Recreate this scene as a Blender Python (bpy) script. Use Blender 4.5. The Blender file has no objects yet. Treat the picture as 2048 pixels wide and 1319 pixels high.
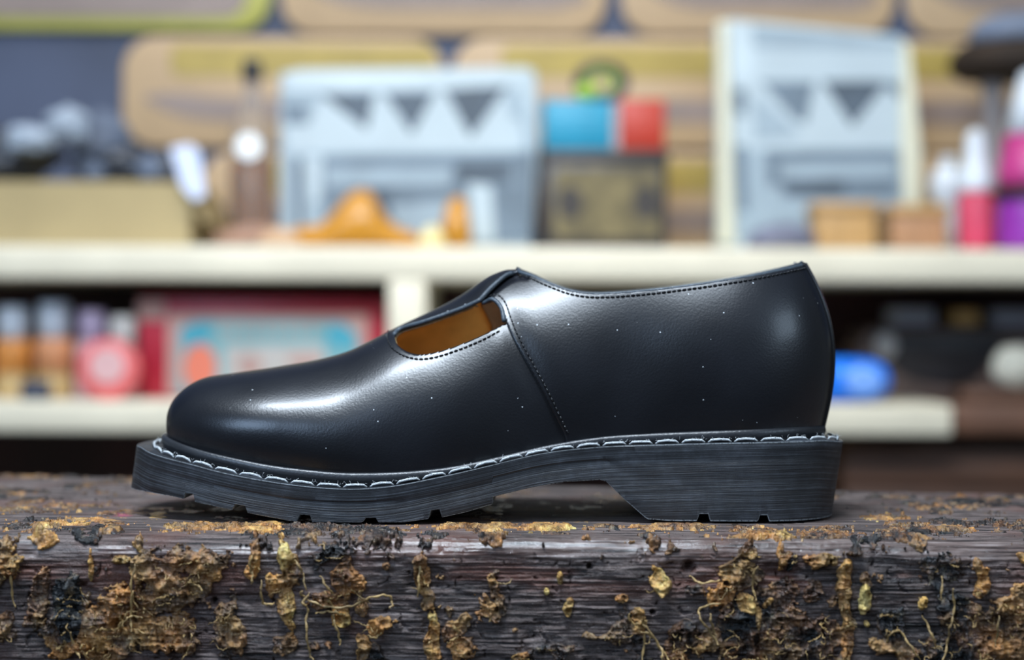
import bpy, bmesh, math, random
import numpy as np
from mathutils import Vector, Matrix

random.seed(7)
rng = np.random.default_rng(11)
scene = bpy.context.scene
COL = scene.collection

# ------------------------------------------------------------------ camera
F = 3400.0          # focal length in pixels of the 2048 px frame
D0 = 0.68           # camera sits 0.68 m in front of the plane y = 0
ZB = 0.80           # height of the bench top
ZC = ZB + 0.0816    # height of the camera
HZ = 640.0          # horizon row
ROLL = 0.0044
cam_d = bpy.data.cameras.new('camera')
cam = bpy.data.objects.new('camera', cam_d)
COL.objects.link(cam)
cam.location = (0, -D0, ZC)
cam.rotation_euler = (math.pi / 2, -ROLL, 0)
cam_d.sensor_width = 36
cam_d.lens = F / 2048 * 36
cam_d.shift_y = -(659.5 - HZ) / 2048
cam_d.clip_start = 0.02
cam_d.dof.use_dof = True
cam_d.dof.focus_distance = 0.671
cam_d.dof.aperture_fstop = cam_d.lens / 12.6
cam_d.dof.aperture_blades = 0
scene.camera = cam

# ------------------------------------------------------------------ world, lamps, exposure
world = bpy.data.worlds.new('world')
scene.world = world
world.use_nodes = True
world.node_tree.nodes['Background'].inputs[0].default_value = (0.74, 0.86, 1.0, 1)
world.node_tree.nodes['Background'].inputs[1].default_value = 0.13
scene.view_settings.view_transform = 'Standard'
scene.view_settings.look = 'None'
scene.view_settings.exposure = 0.0
scene.view_settings.gamma = 1.0
scene.view_settings.use_curve_mapping = False


def area(name, loc, target, sx, sy, power, col, spread=math.pi):
    l = bpy.data.lights.new(name, 'AREA')
    l.shape = 'RECTANGLE'
    l.size, l.size_y = sx, sy
    l.energy = power
    l.color = col
    l.spread = spread
    o = bpy.data.objects.new(name, l)
    COL.objects.link(o)
    o.location = loc
    o.rotation_euler = (Vector(target) - Vector(loc)).to_track_quat('-Z', 'Y').to_euler()
    return o


area('ceiling_lamp', (-0.22, -0.30, ZB + 1.25), (-0.02, 0.0, ZB), 0.80, 0.14, 36, (0.77, 0.88, 1.0))
area('window_light', (-1.3, -1.5, ZB + 1.1), (0.0, 0.0, ZB + 0.05), 1.0, 0.8, 24, (0.50, 0.70, 1.0))
area('room_lamp_right', (1.5, -1.1, ZB + 0.9), (0.1, 0.0, ZB + 0.03), 0.8, 0.6, 9, (0.62, 0.80, 1.0))
area('shelf_lamp', (-0.1, 0.62, ZB + 1.65), (0.0, 1.50, ZB + 0.0), 1.4, 0.35, 8.0, (1.0, 0.95, 0.88), math.radians(95))
area('bay_fill', (0.0, 0.42, ZB + 0.62), (0.0, 1.40, ZB - 0.02), 1.3, 0.12, 1.25, (1.0, 0.96, 0.92), math.radians(75))  # added fill light out of view, brightens the lower bays

# ------------------------------------------------------------------ helpers
def proj(x, y, z):
    d = y + D0
    u = F * x / d
    v = -F * (z - ZC) / d
    return 1024 + u - v * ROLL, HZ + v + u * ROLL


def unroll(X, Y):
    dx, dy = X - 1024, Y - HZ
    return 1024 + dx + dy * ROLL, HZ + dy - dx * ROLL


def W(X, Y, D):
    """point of the world seen at pixel X, Y at distance D from the camera plane"""
    X, Y = unroll(X, Y)
    return Vector(((X - 1024) / F * D, D - D0, ZC - (Y - HZ) / F * D))


def spline(xs, ys):
    xs = np.asarray(xs, float); ys = np.asarray(ys, float)
    h = np.diff(xs); d = np.diff(ys) / h
    m = np.empty_like(ys)
    m[1:-1] = (d[:-1] * h[1:] + d[1:] * h[:-1]) / (h[1:] + h[:-1])
    bad = d[:-1] * d[1:] <= 0
    m[1:-1][bad] = 0
    lim = 3 * np.minimum(abs(d[:-1]), abs(d[1:]))
    m[1:-1] = np.clip(m[1:-1], -lim, lim)
    m[0], m[-1] = d[0], d[-1]

    def f(x):
        x = np.clip(np.asarray(x, float), xs[0], xs[-1])
        i = np.clip(np.searchsorted(xs, x, 'right') - 1, 0, len(xs) - 2)
        t = (x - xs[i]) / h[i]
        return ((2*t**3 - 3*t**2 + 1) * ys[i] + (t**3 - 2*t**2 + t) * h[i] * m[i]
                + (-2*t**3 + 3*t**2) * ys[i+1] + (t**3 - t**2) * h[i] * m[i+1])
    return f


def sstep(a, b, x):
    t = np.clip((np.asarray(x, float) - a) / (b - a), 0, 1)
    return t * t * (3 - 2 * t)


def mesh_np(name, V, Fq, mat=None, parent=None, smooth=True, uv=None):
    """mesh object from an (n,3) array and a list/array of polygons"""
    me = bpy.data.meshes.new(name)
    V = np.asarray(V, dtype=np.float32)
    if isinstance(Fq, np.ndarray):
        n, k = Fq.shape
        me.vertices.add(len(V)); me.vertices.foreach_set('co', V.ravel())
        me.loops.add(n * k); me.loops.foreach_set('vertex_index', Fq.astype(np.int32).ravel())
        me.polygons.add(n)
        me.polygons.foreach_set('loop_start', np.arange(0, n * k, k, dtype=np.int32))
        me.update(calc_edges=True)
    else:
        me.from_pydata([tuple(map(float, v)) for v in V], [], [tuple(int(i) for i in f) for f in Fq])
        me.update()
    me.polygons.foreach_set('use_smooth', np.full(len(me.polygons), smooth))
    if uv is not None:
        l = me.uv_layers.new(name='UVMap')
        vi = np.empty(len(me.loops), np.int32); me.loops.foreach_get('vertex_index', vi)
        l.data.foreach_set('uv', np.asarray(uv, np.float32)[vi].ravel())
    o = bpy.data.objects.new(name, me)
    COL.objects.link(o)
    if mat is not None:
        me.materials.append(mat)
    if parent is not None:
        o.parent = parent
    return o


def tag(o, label=None, cat=None, group=None, kind=None):
    if label: o['label'] = label
    if cat: o['category'] = cat
    if group: o['group'] = group
    if kind: o['kind'] = kind
    return o


def empty(name, loc, label=None, cat=None, group=None, rz=0.0):
    o = bpy.data.objects.new(name, None)
    o.empty_display_size = 0.02
    COL.objects.link(o)
    o.location = loc
    o.rotation_euler = (0, 0, rz)
    return tag(o, label, cat, group)


class MB:
    """collects shapes, then links them as one mesh object"""
    def __init__(s):
        s.v = []; s.f = []; s.m = []

    def add(s, V, Fs, mi=0):
        b = len(s.v)
        s.v += [tuple(map(float, v)) for v in V]
        s.f += [tuple(b + i for i in f) for f in Fs]
        s.m += [mi] * len(Fs)

    def box(s, x0, x1, y0, y1, z0, z1, mi=0):
        V = [(x, y, z) for x in (x0, x1) for y in (y0, y1) for z in (z0, z1)]
        s.add(V, [(0, 1, 3, 2), (4, 6, 7, 5), (0, 4, 5, 1), (2, 3, 7, 6), (0, 2, 6, 4), (1, 5, 7, 3)], mi)

    def prism(s, pts, y0, y1, mi=0):
        """outline of (x, z) points extruded from y0 to y1"""
        n = len(pts)
        a = sum(pts[i][0] * pts[(i+1) % n][1] - pts[(i+1) % n][0] * pts[i][1] for i in range(n))
        if a < 0: pts = pts[::-1]
        V = [(p[0], y0, p[1]) for p in pts] + [(p[0], y1, p[1]) for p in pts]
        Fs = [tuple(range(n)), tuple(range(2*n - 1, n - 1, -1))]
        Fs += [(i, i + n, (i+1) % n + n, (i+1) % n) for i in range(n)]
        s.add(V, Fs, mi)

    def lathe(s, prof, c=(0, 0), n=32, mi=0, ang=0.0, sy=1.0):
        """profile of (radius, z) about the vertical through c"""
        V = []; Fs = []
        for r, z in prof:
            for k in range(n):
                a = 2 * math.pi * k / n + ang
                V.append((c[0] + r * math.cos(a), c[1] + sy * r * math.sin(a), z))
        for j in range(len(prof) - 1):
            for k in range(n):
                k2 = (k + 1) % n
                Fs.append((j*n + k, j*n + k2, (j+1)*n + k2, (j+1)*n + k))
        Fs.append(tuple(range(n - 1, -1, -1)))
        Fs.append(tuple((len(prof)-1)*n + k for k in range(n)))
        s.add(V, Fs, mi)

    def tube(s, pts, r, n=8, mi=0, closed=False):
        pts = [Vector(p) for p in pts]
        rs = r if hasattr(r, '__len__') else [r] * len(pts)
        m = len(pts); V = []; Fs = []
        up = None
        for i, p in enumerate(pts):
            if closed: t = pts[(i+1) % m] - pts[i-1]
            else: t = pts[min(i+1, m-1)] - pts[max(i-1, 0)]
            t = t.normalized() if t.length > 1e-12 else Vector((1, 0, 0))
            if up is None:
                up = Vector((0, 0, 1)) if abs(t.z) < 0.9 else Vector((0, 1, 0))
            side = t.cross(up).normalized()
            up = side.cross(t).normalized()
            for k in range(n):
                a = 2 * math.pi * k / n
                V.append(p + rs[i] * (math.cos(a) * side + math.sin(a) * up))
        for j in range(m if closed else m - 1):
            for k in range(n):
                k2 = (k+1) % n; j2 = (j+1) % m
                Fs.append((j*n + k, j2*n + k, j2*n + k2, j*n + k2))
        if not closed:
            Fs.append(tuple(range(n)))
            Fs.append(tuple((m-1)*n + k for k in range(n - 1, -1, -1)))
        s.add(V, Fs, mi)

    def blob(s, c, r, n=14, seed=0, amp=0.0, mi=0, freq=1.0):
        """bumpy ellipsoid"""
        rr = random.Random(seed)
        ph = [rr.uniform(0, 6.28) for _ in range(9)]
        V = []; Fs = []
        nu, nv = 2 * n, n
        for j in range(nv + 1):
            th = math.pi * j / nv
            for i in range(nu):
                f = 2 * math.pi * i / nu
                d = Vector((math.sin(th) * math.cos(f), math.sin(th) * math.sin(f), math.cos(th)))
                q = 1 + amp * (math.sin(3*freq*d.x + ph[0]) * math.sin(4*freq*d.z + ph[1]) + 0.6 * math.sin(7*freq*d.y + ph[2]) * math.sin(6*freq*d.x + ph[3])
                               + 0.4 * math.sin(11*freq*d.z + ph[4] + 3*d.x))
                V.append((c[0] + r[0]*d.x*q, c[1] + r[1]*d.y*q, c[2] + r[2]*d.z*q))
        for j in range(nv):
            for i in range(nu):
                i2 = (i+1) % nu
                Fs.append((j*nu + i, (j+1)*nu + i, (j+1)*nu + i2, j*nu + i2))
        s.add(V, Fs, mi)

    def build(s, name, mats, parent=None, smooth=False, bevel=0.0, seg=2, weld=False, local=True):
        me = bpy.data.meshes.new(name)
        v = s.v
        if parent is not None and local:
            inv = parent_matrix(parent).inverted()
            v = [tuple(inv @ Vector(p)) for p in v]
        me.from_pydata(v, [], s.f)
        mats = mats if isinstance(mats, (list, tuple)) else [mats]
        for m in mats: me.materials.append(m)
        me.polygons.foreach_set('material_index', s.m)
        me.polygons.foreach_set('use_smooth', [smooth] * len(s.f))
        me.update()
        if weld:
            bm = bmesh.new(); bm.from_mesh(me)
            bmesh.ops.remove_doubles(bm, verts=bm.verts, dist=1e-6)
            bmesh.ops.recalc_face_normals(bm, faces=bm.faces)
            bm.to_mesh(me); bm.free()
        o = bpy.data.objects.new(name, me)
        COL.objects.link(o)
        if parent is not None: o.parent = parent
        if bevel > 0:
            b = o.modifiers.new('bevel', 'BEVEL')
            b.width = bevel; b.segments = seg; b.limit_method = 'ANGLE'; b.angle_limit = 0.6
            for p in me.polygons: p.use_smooth = True
        return o


def parent_matrix(o):
    m = Matrix.Translation(o.location) @ o.rotation_euler.to_matrix().to_4x4()
    return parent_matrix(o.parent) @ m if o.parent else m


# ---- materials
def new_mat(name):
    m = bpy.data.materials.new(name)
    m.use_nodes = True
    nt = m.node_tree
    return m, nt, nt.nodes['Principled BSDF']


def N(nt, typ, **kw):
    n = nt.nodes.new(typ)
    for k, v in kw.items():
        if k in n.bl_rna.properties: setattr(n, k, v)
        else: n.inputs[k.replace('_', ' ')].default_value = v
    return n


def coords(nt, kind='Object', scale=(1, 1, 1)):
    tc = nt.nodes.new('ShaderNodeTexCoord')
    mp = nt.nodes.new('ShaderNodeMapping')
    mp.inputs['Scale'].default_value = scale
    nt.links.new(tc.outputs[kind], mp.inputs[0])
    return mp.outputs[0]


def noise(nt, vec, scale, detail=4, rough=0.5):
    n = nt.nodes.new('ShaderNodeTexNoise')
    n.inputs['Scale'].default_value = scale
    n.inputs['Detail'].default_value = detail
    n.inputs['Roughness'].default_value = rough
    nt.links.new(vec, n.inputs['Vector'])
    return n.outputs[0]


def ramp(nt, fac, stops):
    r = nt.nodes.new('ShaderNodeValToRGB')
    el = r.color_ramp.elements
    while len(el) < len(stops): el.new(0.5)
    for e, (p, c) in zip(el, stops):
        e.position = p
        e.color = (*c, 1) if len(c) == 3 else c
    nt.links.new(fac, r.inputs[0])
    return r.outputs[0]


def mix(nt, fac, a, b, mode='MIX'):
    m = nt.nodes.new('ShaderNodeMix')
    m.data_type = 'RGBA'; m.blend_type = mode
    for sock, v in ((m.inputs[0], fac), (m.inputs[6], a), (m.inputs[7], b)):
        if isinstance(v, (int, float)): sock.default_value = v
        elif isinstance(v, tuple): sock.default_value = (*v, 1) if len(v) == 3 else v
        else: nt.links.new(v, sock)
    return m.outputs[2]


def bump(nt, bsdf, h, strength, dist, prev=None):
    b = nt.nodes.new('ShaderNodeBump')
    b.inputs['Strength'].default_value = strength
    b.inputs['Distance'].default_value = dist
    nt.links.new(h, b.inputs['Height'])
    if prev is not None: nt.links.new(prev, b.inputs['Normal'])
    nt.links.new(b.outputs[0], bsdf.inputs['Normal'])
    return b.outputs[0]


def plain(name, col, rough=0.5, var=0.12, scale=30, metal=0.0, bmp=0.0, bscale=200, spec=0.5):
    """procedural material: one colour with a soft mottling and an optional fine bump"""
    m, nt, b = new_mat(name)
    v = coords(nt)
    n = noise(nt, v, scale, 4)
    d = tuple(max(0, c * (1 - var)) for c in col); e = tuple(min(1, c * (1 + var)) for c in col)
    nt.links.new(ramp(nt, n, [(0.3, d), (0.7, e)]), b.inputs['Base Color'])
    b.inputs['Roughness'].default_value = rough
    b.inputs['Metallic'].default_value = metal
    b.inputs['Specular IOR Level'].default_value = spec
    if bmp > 0:
        bump(nt, b, noise(nt, v, bscale, 3), bmp, 0.001)
    return m

# ================================================================== THE SHOE
PSI = math.radians(-2.5)
YC = 0.050
cp, sp = math.cos(PSI), math.sin(PSI)


def leather_mat():
    m, nt, b = new_mat('black_polished_leather')
    v = coords(nt)
    big = noise(nt, v, 18, 3)
    nt.links.new(ramp(nt, big, [(0.3, (0.0030, 0.0036, 0.0055)), (0.75, (0.0055, 0.0070, 0.0115))]), b.inputs['Base Color'])
    # white dust specks
    vo = nt.nodes.new('ShaderNodeTexVoronoi'); vo.inputs['Scale'].default_value = 210
    nt.links.new(v, vo.inputs['Vector'])
    lt = N(nt, 'ShaderNodeMath', operation='LESS_THAN'); nt.links.new(vo.outputs['Distance'], lt.inputs[0]); lt.inputs[1].default_value = 0.060
    gate = N(nt, 'ShaderNodeMath', operation='GREATER_THAN'); nt.links.new(noise(nt, v, 40, 1), gate.inputs[0]); gate.inputs[1].default_value = 0.55
    mul = N(nt, 'ShaderNodeMath', operation='MULTIPLY'); nt.links.new(lt.outputs[0], mul.inputs[0]); nt.links.new(gate.outputs[0], mul.inputs[1])
    base = b.inputs['Base Color'].links[0].from_socket
    nt.links.new(mix(nt, mul.outputs[0], base, (0.55, 0.58, 0.6)), b.inputs['Base Color'])
    sm = noise(nt, v, 9, 5, 0.6)
    rr = nt.nodes.new('ShaderNodeMapRange'); nt.links.new(sm, rr.inputs[0])
    rr.inputs[1].default_value = 0.3; rr.inputs[2].default_value = 0.7
    rr.inputs[3].default_value = 0.31; rr.inputs[4].default_value = 0.42
    nt.links.new(rr.outputs[0], b.inputs['Roughness'])
    b.inputs['Specular IOR Level'].default_value = 0.5
    b.inputs['Coat Weight'].default_value = 0.22
    b.inputs['Coat Roughness'].default_value = 0.20
    n1 = bump(nt, b, noise(nt, v, 1100, 3), 0.20, 0.0004)
    bump(nt, b, noise(nt, v, 55, 2, 0.4), 0.06, 0.002, n1)
    return m


def rubber_mat():
    m, nt, b = new_mat('black_rubber_sole')
    uv = nt.nodes.new('ShaderNodeTexCoord').outputs['UV']
    mp = nt.nodes.new('ShaderNodeMapping'); mp.inputs['Scale'].default_value = (12, 2100, 1); nt.links.new(uv, mp.inputs[0])
    st = noise(nt, mp.outputs[0], 1.0, 5, 0.65)
    mp2 = nt.nodes.new('ShaderNodeMapping'); mp2.inputs['Scale'].default_value = (25, 300, 1); nt.links.new(uv, mp2.inputs[0])
    st2 = noise(nt, mp2.outputs[0], 1.0, 6, 0.7)
    sep = nt.nodes.new('ShaderNodeSeparateXYZ'); nt.links.new(uv, sep.inputs[0])
    # the striations start below the smooth upper third of the sole edge
    mr = nt.nodes.new('ShaderNodeMapRange'); nt.links.new(sep.outputs[1], mr.inputs[0])
    mr.inputs[1].default_value = 0.0065; mr.inputs[2].default_value = 0.0085; mr.inputs[3].default_value = 0.12; mr.inputs[4].default_value = 1
    hm = N(nt, 'ShaderNodeMath', operation='MULTIPLY'); nt.links.new(st, hm.inputs[0]); nt.links.new(mr.outputs[0], hm.inputs[1])
    hm2 = N(nt, 'ShaderNodeMath', operation='MULTIPLY_ADD'); nt.links.new(st2, hm2.inputs[0]); hm2.inputs[1].default_value = 0.25; nt.links.new(hm.outputs[0], hm2.inputs[2])
    col = ramp(nt, st, [(0.36, (0.006, 0.007, 0.009)), (0.5, (0.021, 0.024, 0.029)), (0.66, (0.070, 0.080, 0.095))])
    v = coords(nt)
    sc = ramp(nt, noise(nt, v, 120, 6, 0.7), [(0.45, (0.7, 0.7, 0.7)), (0.75, (1.6, 1.6, 1.6))])
    col = mix(nt, 1.0, col, sc, 'MULTIPLY')
    at = nt.nodes.new('ShaderNodeAttribute'); at.attribute_name = 'scuff'
    nz = noise(nt, v, 1500, 2)
    g = N(nt, 'ShaderNodeMath', operation='MULTIPLY'); nt.links.new(at.outputs['Fac'], g.inputs[0])
    r2 = ramp(nt, nz, [(0.35, (0, 0, 0)), (0.55, (1, 1, 1))]); nt.links.new(r2, g.inputs[1])
    nt.links.new(mix(nt, g.outputs[0], col, (0.40, 0.44, 0.46)), b.inputs['Base Color'])
    b.inputs['Roughness'].default_value = 0.42
    b.inputs['Specular IOR Level'].default_value = 0.5
    n1 = bump(nt, b, hm2.outputs[0], 0.65, 0.0006)
    bump(nt, b, noise(nt, v, 2500, 2), 0.35, 0.0002, n1)
    return m


M_leather = leather_mat()
M_rubber = rubber_mat()
M_welt = plain('black_welt_rubber', (0.022, 0.024, 0.028), 0.36, 0.3, 60, bmp=0.15, bscale=900)
M_thread = plain('white_waxed_thread', (0.62, 0.65, 0.66), 0.7, 0.25, 900, bmp=0.8, bscale=2500)
M_blackthread = plain('black_sewing_thread', (0.012, 0.013, 0.015), 0.33, 0.3, 900, bmp=0.6, bscale=2500)
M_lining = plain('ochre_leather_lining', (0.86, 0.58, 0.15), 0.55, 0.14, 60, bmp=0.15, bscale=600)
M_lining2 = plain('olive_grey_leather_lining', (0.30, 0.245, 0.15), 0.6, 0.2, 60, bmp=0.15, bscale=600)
M_insole = plain('red_tan_insole', (0.50, 0.20, 0.085), 0.5, 0.15, 40, bmp=0.1, bscale=500)
M_rawedge = plain('cut_leather_edge_blue_sheen', (0.045, 0.060, 0.075), 0.38, 0.3, 200, bmp=0.4, bscale=1500)  # cut edge; the bluish rim highlight is put into its base colour
M_tanedge = plain('tan_cut_leather_edge', (0.45, 0.30, 0.17), 0.7, 0.3, 300, bmp=0.4, bscale=1500)

shoe = empty('leather_shoe', (0, YC, ZB), 'black polished leather shoe with instep cut-out and white welt stitching, on the workbench', 'shoe', rz=PSI)


def loc2px(P):
    x, y, z = P[..., 0], P[..., 1], P[..., 2]
    return proj(x * cp - y * sp, YC + x * sp + y * cp, ZB + z)


def px2loc(X, Y, yl):
    """local x, z of a point seen at X, Y whose local y is yl (number, or a function of local x)"""
    X, Y = unroll(np.asarray(X, float), np.asarray(Y, float))
    xl = (X - 1024) / F * (D0 + YC)
    for _ in range(12):
        yy = yl(xl) if callable(yl) else yl
        d = D0 + YC + xl * sp + yy * cp
        xn = ((X - 1024) / F * d + yy * sp) / cp
        xl = 0.5 * xl + 0.5 * xn
    return xl, ZC - (Y - HZ) / F * d - ZB


def capf(s, a, n):
    u = np.clip(s / a, 0, 1)
    return (1 - (1 - u) ** n) ** (1 / n)


# ---- outsole outline
XS0, XS1 = -0.1600, 0.1405
env_s = spline([0, .1, .2, .3, .42, .55, .65, .8, 1], [.047, .050, .0525, .0535, .050, .0425, .0385, .0378, .0375])


def w_sole(x):
    s = np.clip((np.asarray(x, float) - XS0) / (XS1 - XS0), 0, 1)
    return env_s(s) * capf(s, .2, 2.5) * capf(1 - s, .13, 2.4)


top_px = [(282, 893), (300, 904), (330, 914), (380, 927), (440, 943), (545, 963), (650, 975), (700, 977), (770, 973), (880, 953), (985, 929),
          (1080, 907), (1200, 893), (1330, 888), (1500, 884), (1640, 880), (1684, 879)]
bot_px = [(268, 966), (300, 982), (345, 991), (368, 997), (371, 985), (387, 988), (390, 1003), (430, 1012), (464, 1019), (470, 1008), (490, 1011),
          (495, 1025), (540, 1034), (592, 1043), (600, 1028), (620, 1030), (625, 1046), (680, 1049), (722, 1049), (731, 1035), (752, 1035), (757, 1048),
          (800, 1045), (856, 1037), (862, 1020), (879, 1018), (884, 1034), (930, 1024), (984, 1008), (986, 993), (1060, 975), (1130, 963), (1200, 959),
          (1212, 962), (1250, 999), (1291, 1035), (1297, 1038), (1340, 1041), (1393, 1043), (1399, 1027), (1417, 1027), (1421, 1045),
          (1470, 1046), (1521, 1046), (1528, 1030), (1544, 1030), (1550, 1046), (1600, 1043), (1640, 1040), (1690, 1038)]
_near = lambda x: -w_sole(x)
tx, tz = px2loc(*np.array(top_px, float).T, _near)
bx, bz = px2loc(*np.array(bot_px, float).T, _near)
z_top = spline(tx, tz)
bx = np.maximum.accumulate(bx + np.arange(len(bx)) * 1e-7)


def z_bot(x):
    return np.maximum(np.interp(x, bx, bz), 0.0006)


bplain = np.array([p for p in bot_px if p not in ((371, 985), (387, 988), (470, 1008), (490, 1011), (600, 1028), (620, 1030), (731, 1035), (752, 1035),
                                                    (862, 1020), (879, 1018), (1399, 1027), (1417, 1027), (1528, 1030), (1544, 1030))], float)
px_, pz_ = px2loc(*bplain.T, _near)


def z_plain(x):
    return np.maximum(np.interp(x, px_, pz_), 0.0006)


def outsole():
    al = np.linspace(0, math.pi, 420)
    s = 0.5 * (1 - np.cos(al))
    xs = XS0 + (XS1 - XS0) * s
    xs = np.unique(np.round(np.concatenate([xs, bx[(bx > XS0) & (bx < XS1)], np.linspace(XS0 + .01, XS1 - .01, 260)]), 7))
    w = w_sole(xs); zt = z_top(xs); zb = z_bot(xs)
    sn = (xs - XS0) / (XS1 - XS0)
    lev = np.array([0, .0, .02, .12, .25, .36, .40, .55, .66, .74, .98, 1.0, 1.0, 1.0])
    ins = np.array([.0007, .0002, 0, 0, 0, -.0001, .0002, .0, 0, 0, 0, .0002, .022, .0225])
    n, k = len(xs), len(lev)
    V = np.zeros((n, 2 * k, 3)); UV = np.zeros((n, 2 * k, 2)); SC = np.zeros((n, 2 * k))
    toe = 1 - sstep(0, .12, sn); heel = sstep(.80, 1, sn)
    for j in range(k):
        l = lev[j]
        x = xs - .0022 * l * toe - .0042 * l * heel
        ww = np.maximum(w - ins[j] + .0006 * l * toe * (w > .01) - .002 * l * heel * (w > 0.004), 0)
        z = zt + ((zb if l > .8 else z_plain(x)) - zt) * l
        if j == 0: z = zt
        if j == k - 1: z = z_plain(x)
        if j == 1: z = zt - .0002
        for side, idx in ((-1, j), (1, 2 * k - 1 - j)):
            V[:, idx] = np.stack([x, side * ww, z], 1)
            UV[:, idx] = np.stack([x, zt - z], 1)
            SC[:, idx] = 1.3 if j == k - 3 else (0.4 if j == 1 else 0)
    i = np.arange(n - 1)[:, None]; j = np.arange(2 * k)[None, :]
    j2 = (j + 1) % (2 * k)
    Fq = np.stack([i * 2*k + j, i * 2*k + j2, (i+1) * 2*k + j2, (i+1) * 2*k + j], -1).reshape(-1, 4)
    o = mesh_np('outsole', V.reshape(-1, 3), Fq, M_rubber, shoe, True, UV.reshape(-1, 2))
    a = o.data.attributes.new('scuff', 'FLOAT', 'POINT')
    a.data.foreach_set('value', SC.reshape(-1).astype(np.float32))
    bm = bmesh.new(); bm.from_mesh(o.data)
    bmesh.ops.recalc_face_normals(bm, faces=bm.faces)
    bm.to_mesh(o.data); bm.free()
    o.data.polygons.foreach_set('use_smooth', [True] * len(o.data.polygons))
    o.data.set_sharp_from_angle(angle=math.radians(32))
    tag(o, 'thick black ridged rubber sole and heel with cleat notches')
    return o


outsole()

# ---- the body of the upper
XF0, XF1 = -0.1478, 0.1312
env_f = spline([0, .12, .25, .33, .45, .58, .7, .85, 1], [.041, .0425, .0455, .0458, .0425, .0350, .0318, .0325, .0315])


def w_feather(s):
    return env_f(s) * capf(s, .2, 2.25) * capf(1 - s, .15, 2.1)


_fn = lambda x: -w_feather(np.clip((x - XF0) / (XF1 - XF0), 0, 1))
fpx = [(330, 866), (345, 882), (400, 903), (470, 920), (540, 934), (620, 944), (700, 950), (800, 948), (900, 938), (1000, 917), (1100, 894),
       (1200, 878), (1300, 871), (1400, 867), (1520, 862), (1600, 857), (1642, 852)]
fx, fz = px2loc(*np.array(fpx, float).T, _fn)
z_feather = spline(fx, fz)
spx = [(430, 752), (460, 747), (500, 741), (560, 732), (640, 717), (700, 699), (760, 671), (800, 651), (850, 627), (900, 602), (950, 573), (990, 552),
       (1030, 540), (1100, 517), (1250, 480), (1400, 450), (1500, 430), (1600, 420)]
sx_, sz_ = px2loc(*np.array(spx, float).T, 0.0)
z_spine = spline(sx_, sz_)
E1 = spline([0, .15, .3, .5, .7, 1], [.90, .92, .98, 1.0, 1.0, 1.0])
E2 = spline([0, .15, .3, .5, .7, 1], [.90, .90, .98, 1.1, 1.05, 1.0])
BE = spline([0, .15, .3, .45, .6, .8, 1], [.20, .35, .34, .30, .42, .60, .74])


def wob(x, y, z):
    """gentle unevenness of lasted leather"""
    return 0.0005 * (np.sin(70*x + 40*z + 1) * np.sin(55*z + 30*x) + .6*np.sin(120*x - 90*z + 2) * np.sin(38*x + 2.2)) \
        - 0.0011 * np.exp(-((x - .012 - (z-.055)*-.45) / .006) ** 2) * np.exp(-((z - .070) / .028) ** 2)


def surf(s, t):
    s = np.asarray(s, float); t = np.asarray(t, float)
    xb = XF0 + (XF1 - XF0) * s
    wf = w_feather(s)
    zb_ = z_feather(xb)
    xs = xb + .0240 * (1 - sstep(0, .22, s)) - .030 * sstep(.78, 1, s)
    zt_ = z_spine(xs)
    a = t * math.pi / 2
    sa, ca = np.sin(a), np.maximum(np.cos(a), 0)
    k = sa ** E1(s)
    r = ca ** E2(s) + BE(s) * sa * ca ** 4
    x = xs + (xb - xs) * r
    y = -wf * r
    z = zb_ + (zt_ - zb_) * k
    e = np.clip(wf / .02, 0, 1)
    return np.stack([x, y - wob(x, y, z) * e * np.cos(a), z + wob(x, y, z) * .5 * np.sin(a)], -1)


def surf_n(s, t):
    h = 2e-3
    s0, s1 = np.clip(s - h, 0, 1), np.clip(s + h, 0, 1)
    t0, t1 = np.clip(t - h, 0, 1), np.clip(t + h, 0, 1)
    n = np.cross(surf(s1, t) - surf(s0, t), surf(s, t1) - surf(s, t0))
    l = np.linalg.norm(n, axis=-1, keepdims=True)
    n = n / np.maximum(l, 1e-12)
    n = np.where(l < 1e-12, np.array([0, 0, 1.0]), n)
    c = np.stack([np.full(np.shape(s), 0.0), np.zeros(np.shape(s)), np.full(np.shape(s), 0.02)], -1)
    P = surf(s, t)
    ref = np.stack([P[..., 0] * 0 + (np.asarray(s) - .5) * .02, P[..., 1], (P[..., 2] - .05) * .6], -1)
    return n


_t = surf_n(np.array([.4]), np.array([.4]))
NS = 1.0 if _t[0, 1] < 0 else -1.0


def surf_off(s, t, off):
    return surf(s, t) + NS * surf_n(s, t) * np.asarray(off)[..., None]


nS, nT = 620, 150
gs = np.linspace(0, 1, nS)
gs = np.clip(0.5 * (0.5 * (1 - np.cos(math.pi * gs)) + gs) , 0, 1)
gs[1:-1] = np.where(gs[1:-1] < .08, gs[1:-1], gs[1:-1])
gs = np.unique(np.concatenate([gs, 1e-4 * np.array([1, 3, 7]), 1 - 1e-4 * np.array([1, 3, 7])]))
nS = len(gs)
gt = np.linspace(0, 1, nT)
GS, GT = np.meshgrid(gs, gt, indexing='ij')
GPX = np.stack(loc2px(surf(GS, GT)), -1)


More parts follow.
